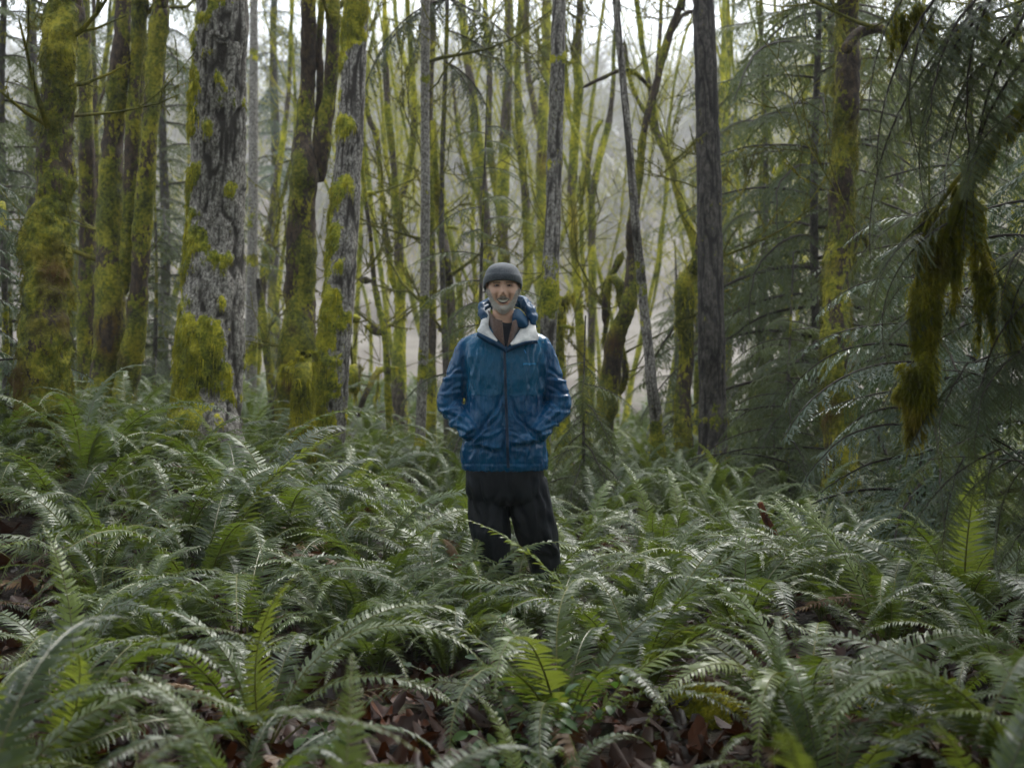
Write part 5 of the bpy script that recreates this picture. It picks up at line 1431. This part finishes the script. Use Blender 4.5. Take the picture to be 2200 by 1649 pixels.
frng = random.Random(2024)
spots = []
def try_fern(x, y, dmin):
    for a, b in spots:
        if (x - a) ** 2 + (y - b) ** 2 < dmin * dmin: return False
    spots.append((x, y)); return True
OPEN = [(-1.05, 5.6, .55), (-0.3, 5.0, .42), (0.55, 4.9, .3), (1.25, 6.1, .42), (-0.35, 5.7, .38), (-1.7, 5.2, .5), (1.7, 5.3, .5), (2.6, 6.6, .4), (-2.6, 7.3, .42), (2.1, 5.2, .4), (-2.2, 6.2, .3), (.9, 5.6, .4), (1.42, 7.8, .42)]
HAND = [  # x, y, size, fronds, blocked azimuth
    (-0.86, 2.35, .98, 14), (-0.42, 3.05, .92, 12), (-1.15, 3.0, 1.0, 14), (0.05, 2.75, .72, 10), (0.62, 2.8, .90, 12), (0.95, 3.1, .92, 12),
    (-0.75, 3.9, .95, 13), (1.35, 3.7, .80, 12), (0.35, 3.6, .62, 10), (-1.5, 4.0, 1.0, 14), (0.05, 4.25, .55, 9), (0.95, 4.3, .85, 13),
    (-0.32, 6.62, .98, 17), (0.06, 6.76, .92, 14), (0.20, 6.3, .82, 15), (0.62, 6.4, .80, 16), (-0.72, 6.3, .85, 16), (-0.05, 6.85, .60, 9), (0.28, 6.95, .62, 10), (-0.38, 7.0, .75, 12), (0.5, 7.1, .78, 14), (-0.85, 7.15, .9, 15)]
nf = 0
for x, y, s, n in HAND:
    spots.append((x, y)); lb = fern_zone(x, y, s)
    fern(x, y, s * (1.3 if y < 3.5 else 1.0), n, lb[0], lb[1], frng, dead=1, skip_az=-math.pi / 2 if y < 3.2 else None); nf += 1
tries = 0
while nf < 300 and tries < 20000:
    tries += 1
    y = 3.4 + 17.5 * frng.random() ** 1.15
    half = y * 0.40 + 0.5; x = frng.uniform(-half, half)
    if (x - MANX) ** 2 + (y - MANY) ** 2 < .42 ** 2: continue
    if any((x - a) ** 2 + (y - b) ** 2 < r * r for a, b, r in OPEN): continue
    if y < 4.6 and abs(x) < 0.9: continue
    if not try_fern(x, y, 0.40 + 0.016 * y + (0.06 if x > 0 and y < 9 else 0) + (.07 if y < 6.4 else 0)): continue
    px = 1100 + x / y * F
    s = frng.uniform(0.84, 1.30) * (1.02 if x < -.5 else 0.95) * (1.0 if y < 9 else .86)
    lb = fern_zone(x, y, s)
    fern(x, y, s, frng.randint(13, 16) if y < 9 else frng.randint(9, 12), lb[0], lb[1], frng, dead=3 if y < 8 else 1, young=0.05 if px < 1200 else .12)
    nf += 1

# the fern whose fronds cross the dark trousers
def knee_fern():
    x, y = -.25, 6.84; z = g1(x, y)
    Rk = root('sword_fern', (x, y, z), 'sword fern whose upright fronds cross the knees of the dark trousers', 'fern', 'sword ferns carpeting the forest floor')
    for az, k, s, tw in [(78, 6, .86, .1), (24, 0, 1.02, -.05), (6, 4, 1.06, .1), (-14, 2, .92, .05), (-40, 7, .9, 0), (120, 1, .9, 0), (165, 3, .95, 0), (200, 5, .9, 0), (245, 8, .85, 0), (285, 9, .9, 0), (318, 4, .9, 0), (50, 10, .9, 0)]:
        o = bpy.data.objects.new('frond', FROND[k]); COL.objects.link(o); o.parent = Rk; o.rotation_euler = (tw, 0, rad(az)); o.scale = (s, s, s)
knee_fern()

# smaller ferns filling the gaps between them: one mass
def fern_fill():
    rng = np.random.default_rng(18)
    lods = [frond_mesh('x', 'fern', rad(a), rad(b), c, 1.0, .075, 44, 40 + k, 1) for k, (a, b, c) in enumerate([(76, -50, 1.3), (62, -45, 1.2), (50, -60, 1.2), (82, -30, 1.6), (70, -70, 1.4)])]
    mb = MB(); n = 0; t = 0
    while n < 190 and t < 6000:
        t += 1; y = 4.6 + 9.5 * rng.random() ** .8; x = rng.uniform(-.42, .42) * y
        if (x - MANX) ** 2 + (y - MANY) ** 2 < .4 ** 2 or any((x - a) ** 2 + (y - b) ** 2 < r * r for a, b, r in OPEN): continue
        if any((x - a) ** 2 + (y - b) ** 2 < .085 for a, b in spots): continue
        z = g1(x, y); s0 = rng.uniform(.55, .85); a0 = rng.uniform(0, 6.28); n += 1
        for k in range(10):
            V, F4 = lods[rng.integers(5)]; az = a0 + k * 2.399 + rng.normal(0, .2); c, q = math.cos(az), math.sin(az); s = s0 * rng.uniform(.75, 1.15)
            mb.add(np.stack([(V[:, 0] * c - V[:, 1] * q) * s + x, (V[:, 0] * q + V[:, 1] * c) * s + y, V[:, 2] * s + z], 1), None, F4, 1)
    o = mb.build('fern_undergrowth', M['fern'], smooth=False); tag(o, 'dense undergrowth of smaller fern fronds filling the gaps between the big ferns', None, None, 'stuff')
fern_fill()

# low fern cover farther back: one mass
def far_ferns():
    rng = np.random.default_rng(8)
    lods = [frond_mesh('x', 'fern', rad(a), rad(b), c, 1.0, .085, 16, 20 + k, 1) for k, (a, b, c) in enumerate([(75, -50, 1.5), (60, -45, 1.3), (50, -60, 1.5), (80, -20, 1.8)])]
    mb = MB(); n = 0
    while n < 460:
        y = 13 + 30 * rng.random() ** 1.3; x = rng.uniform(-.46, .46) * y
        if y < 18 and any((x - a) ** 2 + (y - b) ** 2 < .6 for a, b in spots): continue
        z = g1(x, y); s0 = rng.uniform(.6, .95); a0 = rng.uniform(0, 6.28); n += 1
        for k in range(11):
            V, F4 = lods[rng.integers(4)]; az = a0 + k * 2.399; c, q = math.cos(az), math.sin(az); s = s0 * rng.uniform(.75, 1.1)
            mb.add(np.stack([(V[:, 0] * c - V[:, 1] * q) * s + x, (V[:, 0] * q + V[:, 1] * c) * s + y, V[:, 2] * s + z], 1), None, F4, 1)
    o = mb.build('fern_cover', M['fern'], smooth=False); tag(o, 'soft blurred cover of ferns on the forest floor beyond the trunks', None, None, 'stuff')
far_ferns()

# ------------------------------------------------------------------ fallen leaves, small plants, moss, sticks
def leaf_mesh(seed, mat, lobed=True):
    rng = random.Random(seed); V = [(0, 0, 0.0)]; K = 30
    for k in range(K):
        a = k / K * 2 * math.pi
        if lobed:
            r = 0.045 + 0.06 * max(0, math.cos(2.5 * (a))) ** 1.2 * (1 if abs(a - math.pi) > .8 else .4) + rng.uniform(-.006, .008)
        else: r = .04 + .02 * math.cos(2 * a)
        V.append((r * math.cos(a), r * math.sin(a), 0))
    V = np.array(V); V[:, 2] = (fbm(V * 16 + seed, seed, 2) - .5) * .10 + 9 * (V[:, 0] ** 2) * rng.uniform(-.6, 1) + 7 * (V[:, 1] ** 2) * rng.uniform(-.5, 1)
    f = np.array([[0, 1 + k, 1 + (k + 1) % K] for k in range(K)])
    return np_mesh('fallen_leaf', V, [f], None, True, (mat,))
def leaf_mat(n, a, b, c, r): return mat_leaf(n, a, b, c, r, .22, .06, (.2, .06, .015), 14)
LM = [leaf_mat('fallen_leaf_brown', (.012, .005, .003), (.034, .011, .005), (.12, .036, .012), .5), leaf_mat('fallen_leaf_wet', (.007, .005, .005), (.014, .009, .008), (.035, .020, .017), .42)]
LEAF = [leaf_mesh(k, LM[k % 2]) for k in range(6)]
lrng = random.Random(31)
open_c = [(a, b, r) for a, b, r in OPEN]
for k in range(290):
    if k < 230:
        a, b, r = lrng.choice(open_c); q = lrng.uniform(0, 6.28); d = r * 1.5 * math.sqrt(lrng.random()); x, y = a + d * math.cos(q), b + d * math.sin(q)
    else: y = lrng.uniform(4.6, 9); x = lrng.uniform(-.38, .38) * y
    o = link('fallen_leaf', lrng.choice(LEAF), ground, (x, y, g1(x, y) + lrng.uniform(.012, .05)))
    o.rotation_euler = (lrng.gauss(0, .4), lrng.gauss(0, .4), lrng.uniform(0, 6.28)); s = lrng.uniform(.45, 1.15); o.scale = (s, s, s)
def litter():
    rng = np.random.default_rng(3); mb = MB(); base = []
    for m in LEAF[:4]:
        v = np.empty(len(m.vertices) * 3, np.float32); m.vertices.foreach_get('co', v); base.append(v.reshape(-1, 3))
    f = np.array([[0, 1 + k, 1 + (k + 1) % 30] for k in range(30)])
    for _ in range(2200):
        y = 4.4 + 9 * rng.random() ** 1.3; x = rng.uniform(-.4, .4) * y; V = base[rng.integers(4)] * rng.uniform(.5, 1.2)
        a = rng.uniform(0, 6.28); c, q = math.cos(a), math.sin(a); tx, ty = rng.normal(0, .35, 2)
        W = np.stack([V[:, 0] * c - V[:, 1] * q, V[:, 0] * q + V[:, 1] * c, V[:, 2]], 1); W[:, 2] += W[:, 0] * tx + W[:, 1] * ty
        mb.add(W + np.array([x, y, g1(x, y) + .015]), f, None, 1)
    tag(mb.build('leaf_litter', LM[0], ground), kind='stuff')
litter()

def oval_leaf(name, mat, L=.09, W=.03, seed=0):
    rng = random.Random(seed); n = 7; t = np.linspace(0, 1, n); w = W * np.sin(np.pi * np.clip(t * .97 + .015, 0, 1)) ** .75
    V = []; 
    for i in range(n):
        z = -.35 * L * t[i] ** 2
        V += [(t[i] * L, -w[i], z + w[i] * .25), (t[i] * L, 0, z), (t[i] * L, w[i], z + w[i] * .25)]
    return np_mesh(name, V, [grid_faces(n, 3, False)], None, True, (mat,))
BL = [oval_leaf('leaf', M['salal'], .062, .019), oval_leaf('leaf', M['salal'], .05, .017, 1)]
def leafy(x, y, h, n, label, seed, name='leafy_shrub', cat='plant', spread=.5):
    rng = random.Random(seed); z = g1(x, y); org = np.array([x, y, z]); R = root(name, tuple(org), label, cat)
    ns = 6
    for s in range(ns):
        az = rng.uniform(0, 6.28); mb = MB(); L = h * rng.uniform(.6, 1.1); d = np.array([math.cos(az) * spread, math.sin(az) * spread, 1]); p = [np.zeros(3)]
        for k in range(9):
            d = d + np.array([rng.gauss(0, .12), rng.gauss(0, .12), -.10]); d /= np.linalg.norm(d); p.append(p[-1] + d * L / 9)
        p = np.array(p); mb.tube(p, np.linspace(.004, .0015, 10), 4); mb.build('stem', M['stipe'], R)
        for k in range(n // ns):
            i = 2 + k % 8; q = p[min(i, 9)]
            o = link('leaf', rng.choice(BL), R, tuple(q)); o.rotation_euler = (rng.gauss(0, .35), rng.uniform(-.5, .4), az + (1.3 if k % 2 else -1.3) * rng.uniform(.5, 1.2)); sc = rng.uniform(.7, 1.25); o.scale = (sc, sc, sc)
leafy(-.12, 5.25, .42, 66, 'glossy broad-leaved shrub in the centre foreground below the boots', 1)
leafy(.16, 5.0, .38, 60, 'glossy broad-leaved shrub just right of the lowest centre of the picture', 2)
leafy(-1.0, 5.15, .26, 42, 'small glossy plant beside the dark leaf hollow at lower left', 3)
leafy(.02, 4.75, .3, 48, 'low glossy shrub at the bottom edge below the centre shrub', 4)
leafy(-.62, 4.95, .22, 36, 'low glossy plant on the brown leaves left of the centre shrub', 5)

def moss_clump(px, D, zr, r, label, seed):
    nr = np.random.default_rng(seed); x = (px - 1100) / F * D; z = g1(x, D); org = np.array([x, D, z]); mb = MB()
    th = np.linspace(0, math.pi * .55, 10); ph = np.arange(22) / 22 * 2 * math.pi
    V = np.stack([np.outer(np.sin(th), np.cos(ph)) * r, np.outer(np.sin(th), np.sin(ph)) * r, np.repeat(np.cos(th)[:, None], 22, 1) * zr], -1).reshape(-1, 3)
    V = V * (1 + .5 * (fbm(V * 14 + seed, seed, 2) - .5))[:, None] + org; mb.add(V, None, grid_faces(10, 22, True), .5)
    k = nr.choice(len(V), 5200); n = V[k] - org; n /= np.linalg.norm(n, axis=1)[:, None] + 1e-6
    blades(mb, V[k] + nr.normal(0, .012, (5200, 3)), n, nr, .028, .004, -.1, .7)
    o = mb.build('moss_cushion', M['moss_vivid'], None, (0, 0, 0)); o.data.transform(Matrix.Translation(-Vector(org))); o.location = tuple(org)
    tag(o, label, 'moss')
M['moss_vivid'] = mat_moss('moss_vivid', 1.5, 0.0, 9, .35)
moss_clump(1925, 5.35, .11, .13, 'bright yellow moss cushion in the lower right foreground', 1)
moss_clump(1508, 5.5, .09, .16, 'bright moss cushion half hidden by the blurred fern right of centre', 2)
moss_clump(1990, 5.25, .06, .12, 'smaller darker moss cushion touching the bright one at lower right', 3)

def stick(name, pts, D, label, mat, cat, moss=0, ns=12, lump=.25):
    q = spline(stem_path(pts, D, random.Random(3), 0.0), .03); mb = MB(); mb.tube(q[:, :3], q[:, 3], ns, moss, lump=lump, seed=len(label))
    o = mb.build(name, M[mat], None, (0, 0, 0)); c = q[0, :3]; o.data.transform(Matrix.Translation(-Vector(c))); o.location = tuple(c)
    at = o.data.attributes.new('fur', 'FLOAT', 'POINT'); tag(o, label, cat)
t_ = NT('orange_rotten_wood'); M['rot'] = t_.bsdf(t_.ramp(t_.noise(30, 4, .7, vec=t_.geo_pos((1, 1, .3))), [(.35, (.05, .015, .006)), (.5, (.16, .045, .012)), (.68, (.36, .11, .03))]), .8, .2, t_.bump(t_.noise(50, 3), .8, .02))
stick('rotten_stub', [(1672, 1190, 22), (1662, 1150, 20), (1646, 1115, 15), (1632, 1080, 11)], 8.2, 'orange-brown rotten stub poking out of the ferns at the right', 'rot', 'stub', 0, 12, .5)
stick('fallen_branch', [(2020, 1285, 14), (2090, 1265, 18), (2160, 1254, 22), (2300, 1235, 26)], 7.0, 'mossy grey branch lying among the ferns at the right edge', 'bark_dark', 'branch', .25)
stick('rotten_stub', [(30, 1090, 12), (28, 1060, 12), (26, 1040, 10)], 8.4, 'small ochre stub among the ferns at the left edge', 'rot', 'stub')
stick('fallen_branch', [(1700, 1560, 7), (1800, 1530, 7), (1900, 1510, 6), (1960, 1480, 4)], 5.3, 'thin dark stick lying in front of the moss cushions', 'twig', 'stick', 0, 6)
stick('fallen_branch', [(2130, 1420, 4), (2000, 1450, 5), (1880, 1500, 6), (1800, 1540, 4)], 5.5, 'thin dark stick crossing behind the moss cushions', 'twig', 'stick', 0, 6)

# where two look-alikes would carry the same words, say which of them by its place
def tell_apart():
    by = {}
    for o in SC.objects:
        if o.parent is None and o.get('label') and o.get('category'): by.setdefault(o['label'], []).append(o)
    for lb, os_ in by.items():
        if len(os_) < 2: continue
        os_.sort(key=lambda o: o.location.x / o.location.y); n = len(os_)
        names = {2: ['left one', 'right one'], 3: ['left one', 'middle one', 'right one']}.get(n) or (['leftmost'] + [w + ' from left' for w in ('second', 'third', 'fourth', 'fifth', 'sixth', 'seventh', 'eighth', 'ninth', 'tenth')][:n - 2] + ['rightmost'])
        for o, w in zip(os_, names):
            t = f"{lb}, {w}"
            if len(t.split()) > 16: t = t.replace('middle-sized ', 'medium ').replace('standing ', '').replace('growing ', '').replace('in the middle rows ', '')
            o['label'] = t
tell_apart()

# ------------------------------------------------------------------ air: mist that fades the far wood
def haze_box():
    x0, x1, y0, y1, z0, z1 = -230, 230, -30, 345, -4.5, 75
    V = [(x, y, z) for x in (x0, x1) for y in (y0, y1) for z in (z0, z1)]
    me = np_mesh('haze', V, [np.array([[0, 1, 3, 2], [4, 6, 7, 5], [0, 4, 5, 1], [2, 3, 7, 6], [0, 2, 6, 4], [1, 5, 7, 3]])], None, False)
    m = bpy.data.materials.new('haze'); m.use_nodes = True; nt = m.node_tree; nt.nodes.clear()
    o = nt.nodes.new('ShaderNodeOutputMaterial'); v = nt.nodes.new('ShaderNodeVolumePrincipled')
    v.inputs['Color'].default_value = (.93, .95, .98, 1); v.inputs['Density'].default_value = HAZE
    v.inputs['Anisotropy'].default_value = 0.3
    nt.links.new(v.outputs[0], o.inputs['Volume']); me.materials.append(m)
    tag(link('haze', me), 'thin pale mist filling the forest air', None, None, 'stuff')
HAZE = 0.0011
haze_box()
